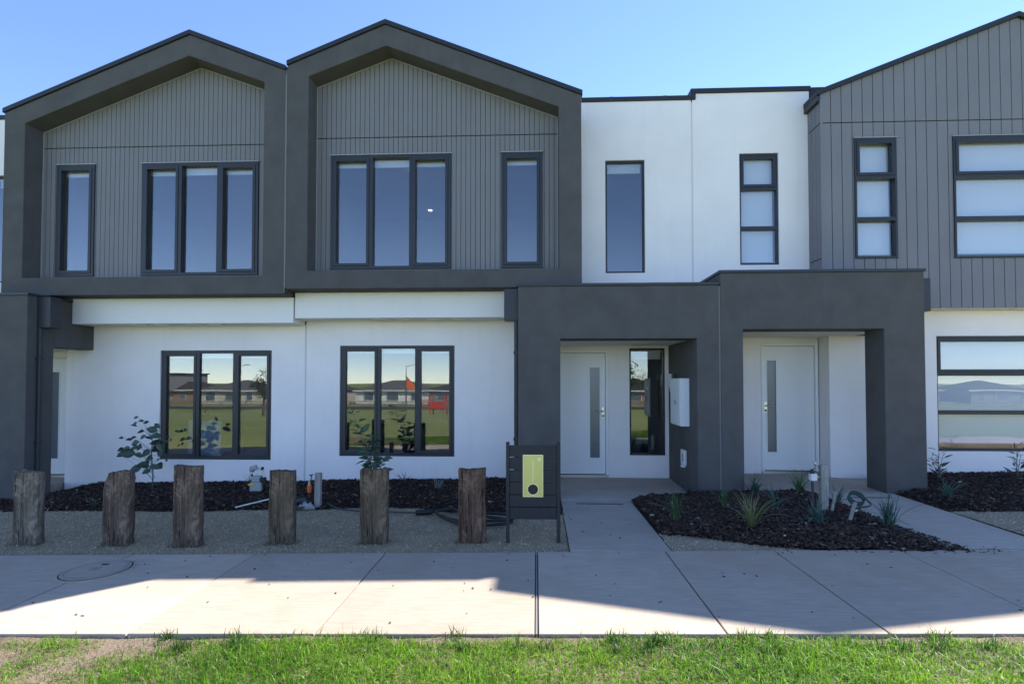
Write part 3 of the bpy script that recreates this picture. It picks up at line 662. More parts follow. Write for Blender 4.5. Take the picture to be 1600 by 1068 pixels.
MB().box(WX - .06, WX - .001, 8.09, 8.17, .325, .362).build('cable_gland', 'plastic_white', po, bevel=.008)
MB().box(WX - .052, WX - .045, 8.05, 8.11, .42, .53).build('switch_window', 'plastic_grey', po)

# furniture seen through the ground-floor glass
def dining_chair(x, y, rz, z, mat, wid, hgt, label, group=None):
    t = thing('dining_chair', (x, y, z), label, 'chair', group); t.rotation_euler.z = rz
    q = lambda nm, m_, *bx: MB().box(*bx).build(nm, m_, None)
    def part(nm, m_, x0, x1, y0, y1, z0, z1):
        o = MB().box(x0, x1, y0, y1, z0, z1).build(nm, m_, None, bevel=.01); o.parent = t
    part('seat', mat, -wid / 2, wid / 2, -.22, .22, .42, .49); part('backrest', mat, -wid / 2, wid / 2, -.25, -.195, .38, hgt)
    for a in (-1, 1):
        for b_ in (-1, 1): part('leg', 'black', a * (wid / 2 - .04) - .018, a * (wid / 2 - .04) + .018, b_ * .2 - .018, b_ * .2 + .018, 0, .42)
for k, xx in enumerate((-3.02, -2.38, -1.68)):
    dining_chair(xx, 9.62, 0, 0.0, 'chair', .46, .86, 'dark upholstered dining chair behind the window above the poly pipe coil', 'dark dining chairs indoors')
tb = thing('dining_table', (-2.35, 10.25, 0), 'dark dining table behind the row of dark chairs indoors', 'table')
MB().box(-3.2, -1.45, 9.95, 10.75, .70, .74).build('tabletop', 'timber_brown', tb, bevel=.01)
for a in (-3.1, -1.55):
    for b_ in (10.03, 10.67): MB().box(a - .03, a + .03, b_ - .03, b_ + .03, 0, .70).build('leg', 'black', tb)
dining_chair(-5.62, 9.35, 0, -.07, 'pale_chair', .56, .98, 'pale grey chair behind the window beside the broad-leafed sapling')
dining_chair(-4.75, 9.45, 0, -.07, 'chair', .5, .86, 'dark chair behind the window beside the broad-leafed sapling')

# ---------------------------------------------------------------- timber bollards
def bollard(x, y, wd, top, base, mat, label, lean=0.0, chop=None, dp=.2, seed=1, rough=.008):
    r = np.random.default_rng(seed); rows = 22; per = []; slant = r.uniform(-.012, .012)
    nxp, nyp = 13, 7
    for i in range(nxp): per.append((-1 + 2 * i / nxp, -1))
    for i in range(nyp): per.append((1, -1 + 2 * i / nyp))
    for i in range(nxp): per.append((1 - 2 * i / nxp, 1))
    for i in range(nyp): per.append((-1, 1 - 2 * i / nyp))
    n_ = len(per); groove = np.clip(r.normal(0, 1, n_), -2, 1.0) * rough; groove[r.random(n_) < .10] -= .010
    b = MB(); ht = top - base
    for j in range(rows):
        f = j / (rows - 1)
        for k, (px, py) in enumerate(per):
            hx, hy = wd / 2, dp / 2
            cr = 1 - .06 * (abs(px) > .95 and abs(py) > .95)
            g = groove[k] * (0.4 + .6 * math.sin(3 * f + k)) + r.normal(0, .0016)
            bul = 1 + .012 * math.sin(5 * f + seed) + .01 * math.sin(9 * f + 2 * seed) + .02 * (1 - f)
            xx = px * hx * cr * bul + (g if abs(px) > .95 else 0) * px; yy = py * hy * cr + (g * 1.4 if abs(py) > .95 else 0) * py
            zz = base + ht * f
            if j == rows - 1: zz += slant * px + .005 * math.sin(k * .35 + seed) + r.normal(0, .003)
            if chop and zz > top - chop[1]:
                lim = -hx + chop[0] * (zz - (top - chop[1])) / chop[1]
                xx = max(xx, lim)
            b.v.append((x + xx + lean * f, y + yy, zz))
    for j in range(rows - 1):
        for k in range(n_):
            q = (k + 1) % n_; b.f.append((j * n_ + k, j * n_ + q, (j + 1) * n_ + q, (j + 1) * n_ + k))
    c = len(b.v); b.v.append((x + lean, y, top - .004)); o_ = (rows - 1) * n_
    for k in range(n_): b.f.append((o_ + k, o_ + (k + 1) % n_, c))
    o = b.build('timber_bollard', mat, None, org=(x, y, base), fix=False)
    return tag(o, label, 'bollard', 'old timber bollards along the footpath')
BL = [(-5.283, 5.53, .258, .635, 'timber_grey', 'squat grey timber bollard in front of the dark porch column', .006, None, 3),
      (-4.285, 5.49, .272, .650, 'timber_brown', 'timber bollard with one chopped-off upper corner and white paint flecks', .008, (.07, .16), 5),
      (-3.508, 5.43, .265, .722, 'timber_brown', 'tallest timber bollard, grey-topped, beside the broad-leafed sapling', .0, None, 8),
      (-2.566, 5.49, .238, .668, 'timber_olive', 'flat-topped smooth timber bollard beside the gas meter', .0, None, 12),
      (-1.624, 5.47, .268, .697, 'timber_olive', 'cracked brown timber bollard in front of the leafy sapling', .002, None, 15),
      (-.64, 5.49, .262, .702, 'timber_red', 'reddish cracked timber bollard beside the slatted letterbox', -.004, None, 21)]
for x, y, wd, tp, mt, lb, ln, ch, sd in BL:
    bollard(x, y, wd, tp, gz(x) - .06, mt, lb, ln, ch, .11, sd, .0065 if mt == 'timber_red' else .003)

# ---------------------------------------------------------------- letterbox
lb = thing('letterbox', (-.035, 5.47, 0), 'charcoal slatted letterbox stand with gold plate beside the entry path', 'letterbox')
for a in (-.286, .214):
    p_ = MB().box(a - .017, a + .017, 5.44, 5.475, -.08, .962).build('post', 'slat', lb, bevel=.004)
    MB().tube([(a, 5.4575, .962), (a, 5.4575, .974)], [.021, .014], 12).build('post_cap', 'slat', p_)
for k in range(6):
    z1 = .942 - k * .1222
    MB().box(-.268, .196, 5.45, 5.468, z1 - .1135, z1).build('slat', 'slat', lb, bevel=.003)
bx_ = MB().box(-.15, .08, 5.469, 5.72, .42, .875).build('mail_box', 'slat', lb, bevel=.004)
pl = MB().box(-.136, .063, 5.443, 5.4495, .438, .850).build('gold_plate', 'gold', lb, bevel=.002)
MB().wall(-.1362, .0632, .4378, .8502, 5.440, 5.4428, [(-.130, .057, .444, .844)]).build('plate_border', 'gold_light', pl)
MB().box(-.040, -.034, 5.4415, 5.4428, .58, .80).build('plate_seam', 'gold_light', pl)
def vdisc(mb, cx, cz, r0, r1, y0, y1, n=32):
    for k in range(n):
        a, b_ = 2 * math.pi * k / n, 2 * math.pi * (k + 1) / n
        P = lambda r, t, y: (cx + r * math.cos(t), y, cz + r * math.sin(t))
        mb.quad(P(r0, a, y0), P(r1, a, y0), P(r1, b_, y0), P(r0, b_, y0)) if r0 else mb.quad((cx, y0, cz), P(r1, a, y0), P(r1, b_, y0))
        mb.quad(P(r1, a, y0), P(r1, a, y1), P(r1, b_, y1), P(r1, b_, y0))
    return mb
vdisc(MB(), -.037, .512, .050, .057, 5.4405, 5.4428).build('ring_trim', 'gold_light', pl, fix=False)
vdisc(MB(), -.037, .512, 0, .050, 5.4412, 5.4428).build('paper_hole', 'black', pl, fix=False)
em = MB()
for k in range(6):
    a = k * math.pi / 3; vdisc(em, .025 + .013 * math.cos(a), .805 + .013 * math.sin(a), 0, .0055, 5.4412, 5.4428, 10)
vdisc(em, .025, .805, .006, .010, 5.4412, 5.4428, 14).build('flower_emblem', 'gold_light', pl, fix=False)

# ---------------------------------------------------------------- garden services
def gzm(x, y): return float(mulch_z(np.array(x), np.array(y)))
gm = thing('gas_meter', (-4.04, 7.85, gzm(-4.04, 7.85)), 'grey gas meter with regulator and yellow tag in the mulch bed', 'gas meter')
g0 = gzm(-4.04, 7.85) - .02
MB().box(-4.14, -3.97, 7.80, 7.92, g0, g0 + .15).box(-4.12, -3.99, 7.81, 7.91, g0 + .1505, g0 + .24).build('meter_body', 'plastic_grey', gm, bevel=.012)
MB().box(-4.155, -4.07, 7.785, 7.7995, g0 + .112, g0 + .135).build('tag', 'yellow', gm)
MB().tube([(-4.13, 7.85, g0 + .235), (-4.13, 7.85, g0 + .31), (-4.08, 7.85, g0 + .34), (-4.02, 7.85, g0 + .34), (-3.97, 7.85, g0 + .31), (-3.95, 7.85, g0)], .016, 10).build('pipework', 'steel', gm, smooth=True)
MB().tube([(-4.085, 7.85, g0 + .335), (-4.085, 7.85, g0 + .395)], [.034, .028], 14).tube([(-4.15, 7.85, g0 + .34), (-4.10, 7.85, g0 + .34)], .042, 14).build('regulator', 'plastic_grey', gm, smooth=False)
MB().box(-4.0, -3.93, 7.81, 7.89, g0 + .16, g0 + .22).build('valve', 'black', gm, bevel=.006)
MB().box(-3.99, -3.96, 7.83, 7.87, g0 + .33, g0 + .37).build('valve', 'black', gm, bevel=.006)
tp = thing('garden_tap', (-3.05, 7.3, gzm(-3.05, 7.3)), 'garden tap with orange fitting beside a pale stake', 'tap')
t0 = gzm(-3.05, 7.3) - .02
MB().tube([(-3.05, 7.3, t0), (-3.05, 7.3, t0 + .11)], .013, 8).build('riser', 'poly', tp)
MB().tube([(-3.05, 7.3, t0 + .11), (-3.05, 7.3, t0 + .135), (-3.05, 7.3, t0 + .14), (-3.05, 7.3, t0 + .20)], [.026, .026, .030, .030], 12).build('orange_fitting', 'orange', tp)
MB().tube([(-3.05, 7.3, t0 + .20), (-3.05, 7.3, t0 + .25), (-3.02, 7.3, t0 + .30)], [.02, .015, .012], 8).build('tap_body', 'brass', tp)
MB().tube([(-3.055, 7.3, t0 + .335), (-3.0, 7.3, t0 + .345)], .008, 6).tube([(-3.02, 7.3, t0 + .30), (-3.025, 7.3, t0 + .34)], .007, 6).build('tap_handle', 'black', tp)

def stake(x, y, z0, z1, wd, lean, label, name='timber_stake', tip=(0, 0)):
    b_ = MB(); n0 = len(b_.v)
    for f in (0, .33, .66, 1):
        xx = x + lean * f + tip[0] * f; yy = y + tip[1] * f; z = z0 + (z1 - z0) * f
        j = .0015 * math.sin(7 * f)
        b_.v += [(xx - wd / 2 + j, yy - wd / 2, z), (xx + wd / 2 + j, yy - wd / 2, z), (xx + wd / 2, yy + wd / 2, z), (xx - wd / 2, yy + wd / 2, z)]
    for k in range(3):
        for a in range(4): q = (a + 1) % 4; b_.f.append((4 * k + a, 4 * k + q, 4 * k + 4 + q, 4 * k + 4 + a))
    b_.f += [(3, 2, 1, 0), (12, 13, 14, 15)]
    return tag(b_.build(name, 'stake', None, org=(x, y, z0), bevel=.004), label, 'stake')
stake(-2.80, 6.97, gz(-2.8) - .08, .400, .072, .006, 'pale square timber stake beside the garden tap')
stake(3.235, 6.40, gz(3.2) - .06, .632, .075, .004, 'tall pale timber stake holding the water meter')
stake(3.27, 6.33, gz(3.2) - .02, .345, .026, .065, 'short leaning stick beside the tall meter stake')
stake(3.23, 5.92, gz(3.2) - .02, .315, .030, .085, 'short leaning stick with a pale top by the hose coil')
pw = MB()
for k in range(5):
    a = k * 1.3; pw.tube([(-2.93 + .05 * math.cos(a), 6.88 + .03 * math.sin(a), gz(-2.9) + .02), (-2.91 + .07 * math.cos(a + .5), 6.86, gz(-2.9) + .07 + .02 * math.sin(k * 2)), (-2.84 + .04 * math.cos(a), 6.86, gz(-2.9) + .02)], [.022, .030, .02], 7)
tag(pw.build('plastic_wrap', 'plastic_grey', None, org=(-2.9, 6.88, gz(-2.9)), smooth=True), 'crumpled clear plastic wrap at the foot of the pale square stake', 'wrap')
cp_ = MB()
for k in range(3):
    cp_.tube([(-2.90 - .10 + .085 * math.cos(t), 6.86 + .05 * math.sin(t) + .02 * k, gz(-3) + .035 + .06 * (1 + math.sin(t)) * .6 + .012 * k) for t in np.linspace(0, 6.28, 18)], .012, 6)
tag(cp_.build('pipe_coil', 'poly', None, org=(-3.0, 6.88, gz(-3)), smooth=True), 'small dark poly pipe coil beside the flat-topped bollard', 'pipe')
tag(MB().tube([(-3.86, 6.93, gz(-3.8) + .035), (-3.5, 7.2, gz(-3.5) + .09), (-3.25, 7.35, gz(-3.2) + .12)], .010, 6).build('pale_rod', 'plastic_white', None, org=(-3.6, 7.1, gz(-3.6)), smooth=True), 'thin pale rod lying across the gravel edge near the gas meter', 'rod')
def smooth_pts(P, n=8):
    out = []
    for i in range(len(P) - 1):
        p0, p1, p2, p3 = (Vector(P[max(i - 1, 0)]), Vector(P[i]), Vector(P[i + 1]), Vector(P[min(i + 2, len(P) - 1)]))
        for k in range(n):
            t = k / n; out.append(.5 * ((2 * p1) + (p2 - p0) * t + (2 * p0 - 5 * p1 + 4 * p2 - p3) * t * t + (3 * p1 - p0 - 3 * p2 + p3) * t ** 3))
    return out + [Vector(P[-1])]
hz = lambda x, y, k=.022: (x, y, gz(x) + k + .008)
hp = smooth_pts([hz(-2.68, 6.98, .06), hz(-2.5, 6.85), hz(-2.15, 6.68), hz(-1.75, 6.62), hz(-1.42, 6.56)])
tag(MB().tube(hp, .010, 7).build('thin_pipe', 'poly', None, org=(-2, 6.7, gz(-2)), smooth=True), 'thin dark irrigation pipe running from the pale stake across the gravel', 'pipe')
P = [hz(-1.42, 6.56, .03), hz(-1.25, 6.55, .035), hz(-1.05, 6.62, .06), hz(-.85, 6.45, .04), hz(-.5, 6.28, .03), hz(-.28, 6.15, .02), hz(-.42, 5.98, .03), hz(-.75, 5.98, .025), hz(-1.0, 6.2, .03), hz(-1.18, 6.48, .05), hz(-1.0, 6.60, .05), hz(-.7, 6.52, .03), hz(-.35, 6.42, .03), hz(-.26, 6.2, .04), hz(-.5, 6.05, .05), hz(-.85, 6.08, .045), hz(-1.12, 6.36, .04), hz(-1.2, 6.58, .03)]
tag(MB().tube(smooth_pts(P), .018, 8).build('pipe_coil', 'black', None, org=(-.8, 6.3, gz(-.8)), smooth=True), 'loose black pipe coil on the gravel behind the reddish bollard', 'pipe')
tag(MB().tube([hz(-1.44, 6.56, .025), hz(-1.25, 6.555, .035)], .032, 10).build('pipe_coupling', 'black', None, org=(-1.35, 6.56, gz(-1.35)), smooth=False), 'thick black coupling at the end of the loose pipe coil', 'coupling')

wm = thing('water_meter', (3.15, 6.42, .45), 'white water meter with tap clamped to the tall pale stake', 'water meter')
MB().box(3.095, 3.165, 6.38, 6.45, .45, .53).build('meter_body', 'plastic_white', wm, bevel=.008)
MB().tube([(3.12, 6.41, .0), (3.12, 6.41, .45)], .014, 8).build('riser', 'poly', wm)
MB().tube([(3.165, 6.41, .49), (3.198, 6.41, .49)], .024, 12).build('meter_nut', 'brass', wm)
MB().tube([(3.118, 6.41, .53), (3.118, 6.41, .575)], [.026, .016], 10).build('black_joint', 'black', wm)
MB().tube([(3.118, 6.41, .575), (3.14, 6.41, .60), (3.155, 6.41, .63), (3.15, 6.41, .655)], .012, 8).tube([(3.12, 6.41, .658), (3.18, 6.41, .662)], .008, 8).tube([(3.15, 6.41, .605), (3.2, 6.41, .605)], .011, 8).build('tap', 'steel', wm, smooth=True)
cl = MB()
for k in range(4):
    cl.tube([(3.42 + .010 * k + .075 * math.cos(t), 6.10 + .05 * math.sin(t) + .01 * k, gz(3.4) + .235 + .050 * math.sin(t) + .008 * k) for t in np.linspace(0, 6.2832, 22)], .010, 6)
cl.tube(smooth_pts([(3.52, 6.1, gz(3.4) + .25), (3.55, 6.05, gz(3.4) + .2), (3.47, 5.98, gz(3.4) + .19), (3.36, 6.0, gz(3.4) + .16), (3.30, 6.05, gz(3.3) + .04)]), .009, 6)
tag(cl.build('hose_coil', 'green_hose', None, org=(3.42, 6.08, gz(3.4)), smooth=True), 'dark green hose coil hung on the two short leaning sticks', 'hose')
tag(MB().box(3.355, 3.40, 6.03, 6.034, gz(3.4) + .125, gz(3.4) + .165).build('white_tag', 'plastic_white', None, org=(3.38, 6.05, gz(3.4)), bevel=.004), 'small white plastic tag under the green hose coil', 'tag')

# ---------------------------------------------------------------- plants
def leaf_mesh(name, mat, wid, fold=.18, droop=.15):
    b_ = MB(); T = [0, .15, .35, .6, .82, 1]; Wd = [.0, .62, 1.0, .85, .42, 0]
    for t, w_ in zip(T, Wd):
        for sx in (-1, 0, 1): b_.v.append((sx * w_ * wid / 2, t, (fold * wid * abs(sx) * w_) - droop * t * t))
    for k in range(5):
        for c in (0, 1): b_.f.append((k * 3 + c, k * 3 + c + 1, k * 3 + c + 4, k * 3 + c + 3))
    me = bpy.data.meshes.new(name); me.from_pydata(b_.v, [], b_.f); me.polygons.foreach_set('use_smooth', [True] * len(me.polygons)); me.materials.append(M[mat]); return me
LEAF = leaf_mesh('broad_leaf', 'leaf', .62); LEAF2 = leaf_mesh('oval_leaf', 'leaf2', .42); LEAF3 = leaf_mesh('slender_leaf', 'leaf3', .20, droop=.25)
def put_leaf(root, me, p, d, ln, roll):
    d = Vector(d).normalized(); q = d.to_track_quat('Y', 'Z') @ Euler((0, roll, 0)).to_quaternion()
    o = bpy.data.objects.new('leaf', me); COL.objects.link(o); o.parent = root
    o.location = Vector(p) - ORG[root.name]; o.rotation_mode = 'QUATERNION'; o.rotation_quaternion = q; o.scale = (ln,) * 3
# broad-leafed sapling: leaf centres in cm from the stem foot, leaf length in cm
sx, sy = -5.745, 8.02; sz = gzm(sx, sy) - .02
s1 = thing('sapling', (sx, sy, sz), 'young sapling with broad dark leaves beside the ground-floor window', 'sapling')
LV = [(-18, 111, 5), (-21, 105, 6), (-13, 103, 6), (-28, 102, 4), (-25, 99, 7), (-13, 91, 13), (-19, 89, 9), (9, 98, 8), (7, 90, 10), (5, 83, 12), (-1, 80, 9), (-48, 80, 5), (-43, 78, 8), (-32, 78, 7), (-21, 73, 11), (-50, 62, 9), (-40, 64, 9), (-33, 58, 17), (-48, 55, 6), (-55, 52, 6), (-19, 55, 11), (-15, 67, 14), (-4, 71, 14), (8, 71, 16), (2, 63, 14), (-6, 58, 11), (11, 66, 12), (28, 80, 12), (40, 90, 6), (45, 91, 6), (0, 50, 14), (11, 46, 9), (-15, 39, 15), (-25, 33, 14), (-1, 36, 17), (-6, 31, 10), (11, 39, 10), (-5, 20, 7), (-1, 9, 5), (-8, 44, 8), (-24, 66, 9), (16, 74, 9), (3, 76, 9), (-9, 82, 8), (-30, 62, 8), (-2, 45, 9), (6, 57, 9)]
stem = MB().tube(smooth_pts([(sx, sy, sz), (sx + .01, sy, sz + .25), (sx - .015, sy, sz + .55), (sx - .02, sy + .02, sz + .82)]), [.011 - .00025 * k for k in range(25)], 7)
for k, (dx, dz_, ln) in enumerate(LV):
    zr = max(.06, dz_ / 100 - abs(dx) / 180); yy = sy + rnd.uniform(-.13, .16)
    p = Vector((sx + dx / 100, yy, sz + dz_ / 100)); a = Vector((sx - .012, sy, sz + min(zr, .8)))
    d = Vector((dx / 100 + rnd.uniform(-.12, .12) or .05, rnd.uniform(-.25, .15), rnd.uniform(-.14, .10)))
    if abs(dx) < 6: d.x = rnd.choice((-1, 1)) * .2
    if d.x * dx < 0 and abs(dx) > 12: d.x = -d.x
    d.normalize(); L_ = ln / 100 * 1.35; st_ = p - d * L_ * .5
    stem.tube([a, (a + st_) / 2 + Vector((0, 0, .012)), st_], [.0028, .0018, .0012], 5, cap=False)
    put_leaf(s1, LEAF, st_, d, L_, rnd.choice((-1, 1)) * rnd.uniform(.55, 1.5))
stem.build('stem', 'trunk', s1, smooth=True)
def bushy(name, x, y, stems, me, nl, lsz, label, cat='sapling', up=.3, thick=.008, seed=1, zb=None):
    r = random.Random(seed); z = gzm(x, y) - .02 if zb is None else zb
    t = thing(name, (x, y, z), label, cat); mb_ = MB()
    for (ex, ey, ez) in stems:
        pts = smooth_pts([(x, y, z), (x + ex * .3, y + ey * .3, z + ez * .4), (x + ex, y + ey, z + ez)], 6)
        mb_.tube(pts, [thick * (1 - .7 * k / (len(pts) - 1)) for k in range(len(pts))], 6)
        for k in range(nl):
            f = .22 + .78 * (k + r.random()) / nl; q = pts[min(int(f * (len(pts) - 1)), len(pts) - 1)]
            a = k * 2.4 + r.uniform(-.5, .5); d = Vector((math.cos(a), math.sin(a) * .8, up + r.uniform(-.35, .35)))
            s0 = Vector(q) + d.normalized() * r.uniform(.01, .06)
            mb_.tube([q, s0], [.0022, .0015], 4, cap=False)
            put_leaf(t, me, s0, d, lsz * r.uniform(.6, 1.15) * (1.1 - .45 * f), r.choice((-1, 1)) * r.uniform(.3, 1.4))
    mb_.build('stem', 'trunk', t, smooth=True); return t
bushy('sapling', -2.24, 7.62, [(-.36, .02, 1.20), (-.22, -.05, 1.0), (-.08, .05, .86), (.10, 0, .55), (-.16, .08, .70)], LEAF2, 32, .175, 'young bushy sapling with small green leaves behind a timber bollard', seed=4, up=.15)
bushy('shrub_seedling', 5.72, 8.15, [(.02, 0, .50), (-.09, 0, .34), (.09, .02, .36)], LEAF3, 12, .16, 'small upright seedling beside the dark portal column', 'seedling', .7, .006, 9)
bushy('shrub_seedling', 6.78, 8.12, [(.0, 0, .50), (.08, .03, .36)], LEAF3, 14, .16, 'small upright seedling alone under the wide blind-covered window', 'seedling', .7, .006, 13)
bushy('small_seedling', -5.93, 7.15, [(.0, 0, .12), (.05, 0, .1), (-.06, 0, .09)], LEAF2, 6, .07, 'tiny green seedling at the mulch edge beside the chopped bollard', 'seedling', .4, .003, 17)
bushy('small_seedling', -4.72, 7.7, [(.0, 0, .09), (.06, 0, .07)], LEAF2, 5, .06, 'tiny green seedling between the tallest bollard and the gas meter', 'seedling', .4, .003, 19)

def tuft(x, y, n_, h, spread, c, label, seed, wd=.010, tip=None, name='strap_plant', cat='plant', group=None, zb=None):
    r = np.random.default_rng(seed); z = (gzm(x, y) if zb is None else zb) - .015; seg = 5; n_ = int(n_ * 1.35); h = h * 1.25; wd = wd * 1.25
    V, F, C_ = [], [], []
    for k in range(n_):
        a = r.uniform(0, 6.283); lean = abs(r.normal(0, 1)) * spread * .75 + .08; L_ = h * r.uniform(.6, 1.1); w_ = wd * r.uniform(.6, 1.2)
        bx, by = r.normal(0, .018), r.normal(0, .018); i0 = len(V)
        side = np.array([-math.sin(a), math.cos(a)]); tw = r.uniform(-.6, .6)
        col = np.array(c) * r.uniform(.6, 1.35)
        for s_ in range(seg + 1):
            t = s_ / seg; th = lean * (0.35 + 1.1 * t)
            rad = L_ * t * math.sin(min(th, 1.5)); zz = L_ * t * math.cos(min(th * .8, 1.35))
            ww = w_ * (1 - t) ** .6 * .5 + .0006
            cx, cy = x + bx + math.cos(a) * rad, y + by + math.sin(a) * rad
            for q in (-1, 1): V.append((cx + side[0] * ww * q, cy + side[1] * ww * q, z + zz + tw * ww * q)); C_.append(col if tip is None else col * (1 - t) + np.array(tip) * t)
        for s_ in range(seg): F.append((i0 + 2 * s_, i0 + 2 * s_ + 1, i0 + 2 * s_ + 3, i0 + 2 * s_ + 2))
    me = bpy.data.meshes.new(name); me.from_pydata([(a - x, b_ - y, c_ - z) for a, b_, c_ in V], [], F)
    ca = me.attributes.new('Col', 'FLOAT_COLOR', 'POINT'); ca.data.foreach_set('color', np.concatenate([np.array(C_), np.ones((len(C_), 1))], 1).ravel().astype(np.float32))
    me.materials.append(M['strap']); o = bpy.data.objects.new(name, me); register(o, (x, y, z), None); return tag(o, label, cat, group)
GR, BLU, STRAW = (.075, .145, .060), (.080, .140, .115), (.27, .26, .12)
tuft(1.50, 6.0, 26, .30, .5, GR, 'green strappy plant beside the entry path mulch corner', 31)
tuft(2.20, 6.62, 30, .25, .75, GR, 'green strappy plant at the foot of the dark pillar joint', 32)
tuft(2.18, 5.74, 42, .33, .75, (.14, .18, .06), 'tall yellow-green tussock with straw tips in the mulch bed', 33, .009, STRAW)
tuft(2.77, 6.58, 30, .24, .8, BLU, 'blue-green strappy plant between the tussock and the tall stake', 34, .013)
tuft(2.86, 7.40, 30, .24, .85, BLU, 'blue-green strappy plant against the raised porch slab beside the dark pillar', 35, .014)
tuft(3.40, 7.30, 30, .25, .7, GR, 'dark green strappy plant behind the water meter', 36, .012)
tuft(2.88, 5.80, 34, .23, .95, BLU, 'broad blue-green strappy plant in front of the tall stake', 37, .016)
tuft(3.54, 5.74, 36, .29, .75, BLU, 'large blue-green strappy plant at the mulch tip beside the path', 38, .014)
tuft(3.60, 6.80, 26, .20, .8, BLU, 'strappy plant behind the green hose coil', 39, .012)
tuft(5.02, 7.0, 30, .21, .9, BLU, 'blue-green strappy plant in the bed beside the portal column', 40, .013)
tuft(1.98, 7.28, 24, .12, 1.2, (.03, .05, .045), 'low dark plant at the corner of the white-door porch slab', 41, .012)
tuft(-1.43, 7.95, 20, .15, .9, (.20, .22, .20), 'silvery grey tuft in the mulch near the reddish bollard', 42, .010)
tuft(-2.0, 8.3, 16, .17, .7, (.06, .08, .07), 'thin dark tuft against the white wall behind the cracked bollard', 43, .007)
tuft(-4.42, 8.35, 22, .18, .75, (.10, .12, .09), 'wispy tuft against the white wall behind the gas meter', 44, .005)

# ---------------------------------------------------------------- scattered stuff
CUBE_V = [(-1, -1, -1), (1, -1, -1), (1, 1, -1), (-1, 1, -1), (-.8, -.7, 1), (.9, -.8, 1), (.7, .9, 1), (-.9, .7, 1)]
CUBE_F = [(0, 3, 2, 1), (4, 5, 6, 7), (0, 1, 5, 4), (1, 2, 6, 5), (2, 3, 7, 6), (3, 0, 4, 7)]
OCT_V = [(1, 0, -.1), (-.1, .9, 0), (-.9, .1, .1), (0, -1, 0), (.1, .1, .8), (0, 0, -.6)]
OCT_F = [(0, 1, 4), (1, 2, 4), (2, 3, 4), (3, 0, 4), (1, 0, 5), (2, 1, 5), (3, 2, 5), (0, 3, 5)]
def scatter(n_, x0, x1, y0, y1, inside):
    x = rng.uniform(x0, x1, n_); y = rng.uniform(y0, y1, n_); ok = inside(x, y); return x[ok], y[ok]
def chips(name, inside, x0, x1, y0, y1, dens):
    x, y = scatter(int((x1 - x0) * (y1 - y0) * dens), x0, x1, y0, y1, inside); k = len(x)
    s_ = np.stack([rng.uniform(.005, .028, k), rng.uniform(.0025, .009, k), rng.uniform(.0015, .005, k)], 1) * rng.choice([.55, .8, 1, 1.5], (k, 1))
    z = mulch_z(x, y) + rng.uniform(0, .014, k)
    base = np.array([[.048, .030, .022], [.085, .055, .038], [.022, .015, .012], [.18, .13, .10], [.068, .036, .024]])
    c = base[rng.choice(5, k, p=[.34, .28, .22, .04, .12])] * rng.uniform(.7, 1.3, (k, 1))
    lt = rng.random(k) < .006; c[lt] = np.array([.38, .35, .31])
    tag(instanced(name, CUBE_V, CUBE_F, rot_mats(k, .35, s_), np.stack([x, y, z], 1), c, 'chip'), kind='stuff')
chips('bark_mulch', inMA, -9.5, .31, 6.5, 8.69, 1200)
chips('bark_mulch', lambda x, y: inMB(x - .03, y), 1.24, 3.95, 5.07, 7.5, 3000)
chips('bark_mulch', inMC, 4.68, 9.0, 6.4, 8.68, 1300)
x, y = scatter(46000, -8.5, 9, 5.13, 7.05, inG); k = len(x); sz_ = rng.uniform(.003, .0085, k) * rng.choice([1, 1, 1, 1.7], k)
c = np.array([.47, .385, .265]) * rng.uniform(.45, 1.6, (k, 1)) * rng.uniform(.93, 1.07, (k, 3))
tag(instanced('gravel', OCT_V, OCT_F, rot_mats(k, .6, np.stack([sz_, sz_ * .8, sz_ * .7], 1)), np.stack([x, y, grav_z(x, y) + .002], 1), c, 'stone'), kind='stuff')
# stray bark and crumbs on the concrete
x = np.concatenate([rng.normal(3.85, .2, 45), rng.uniform(-4, 4.5, 70), rng.normal(3.2, .5, 20), rng.uniform(.33, 1.2, 10)])
y = np.concatenate([rng.normal(5.07, .05, 45), rng.uniform(3.55, 5.1, 70), rng.normal(5.07, .03, 20), rng.uniform(5.3, 7.1, 10)]); k = len(x)
zt = np.where(y < 5.13, gzn(x), np.where(x < 1.24, .016, .09)) + .005
s_ = np.stack([rng.uniform(.003, .013, k), rng.uniform(.002, .006, k), rng.uniform(.001, .003, k)], 1)
tag(instanced('stray_bark', CUBE_V, CUBE_F, rot_mats(k, .2, s_), np.stack([x, y, zt], 1), np.tile([.05, .036, .028], (k, 1)) * rng.uniform(.5, 2.2, (k, 1)), 'chip'), kind='stuff')

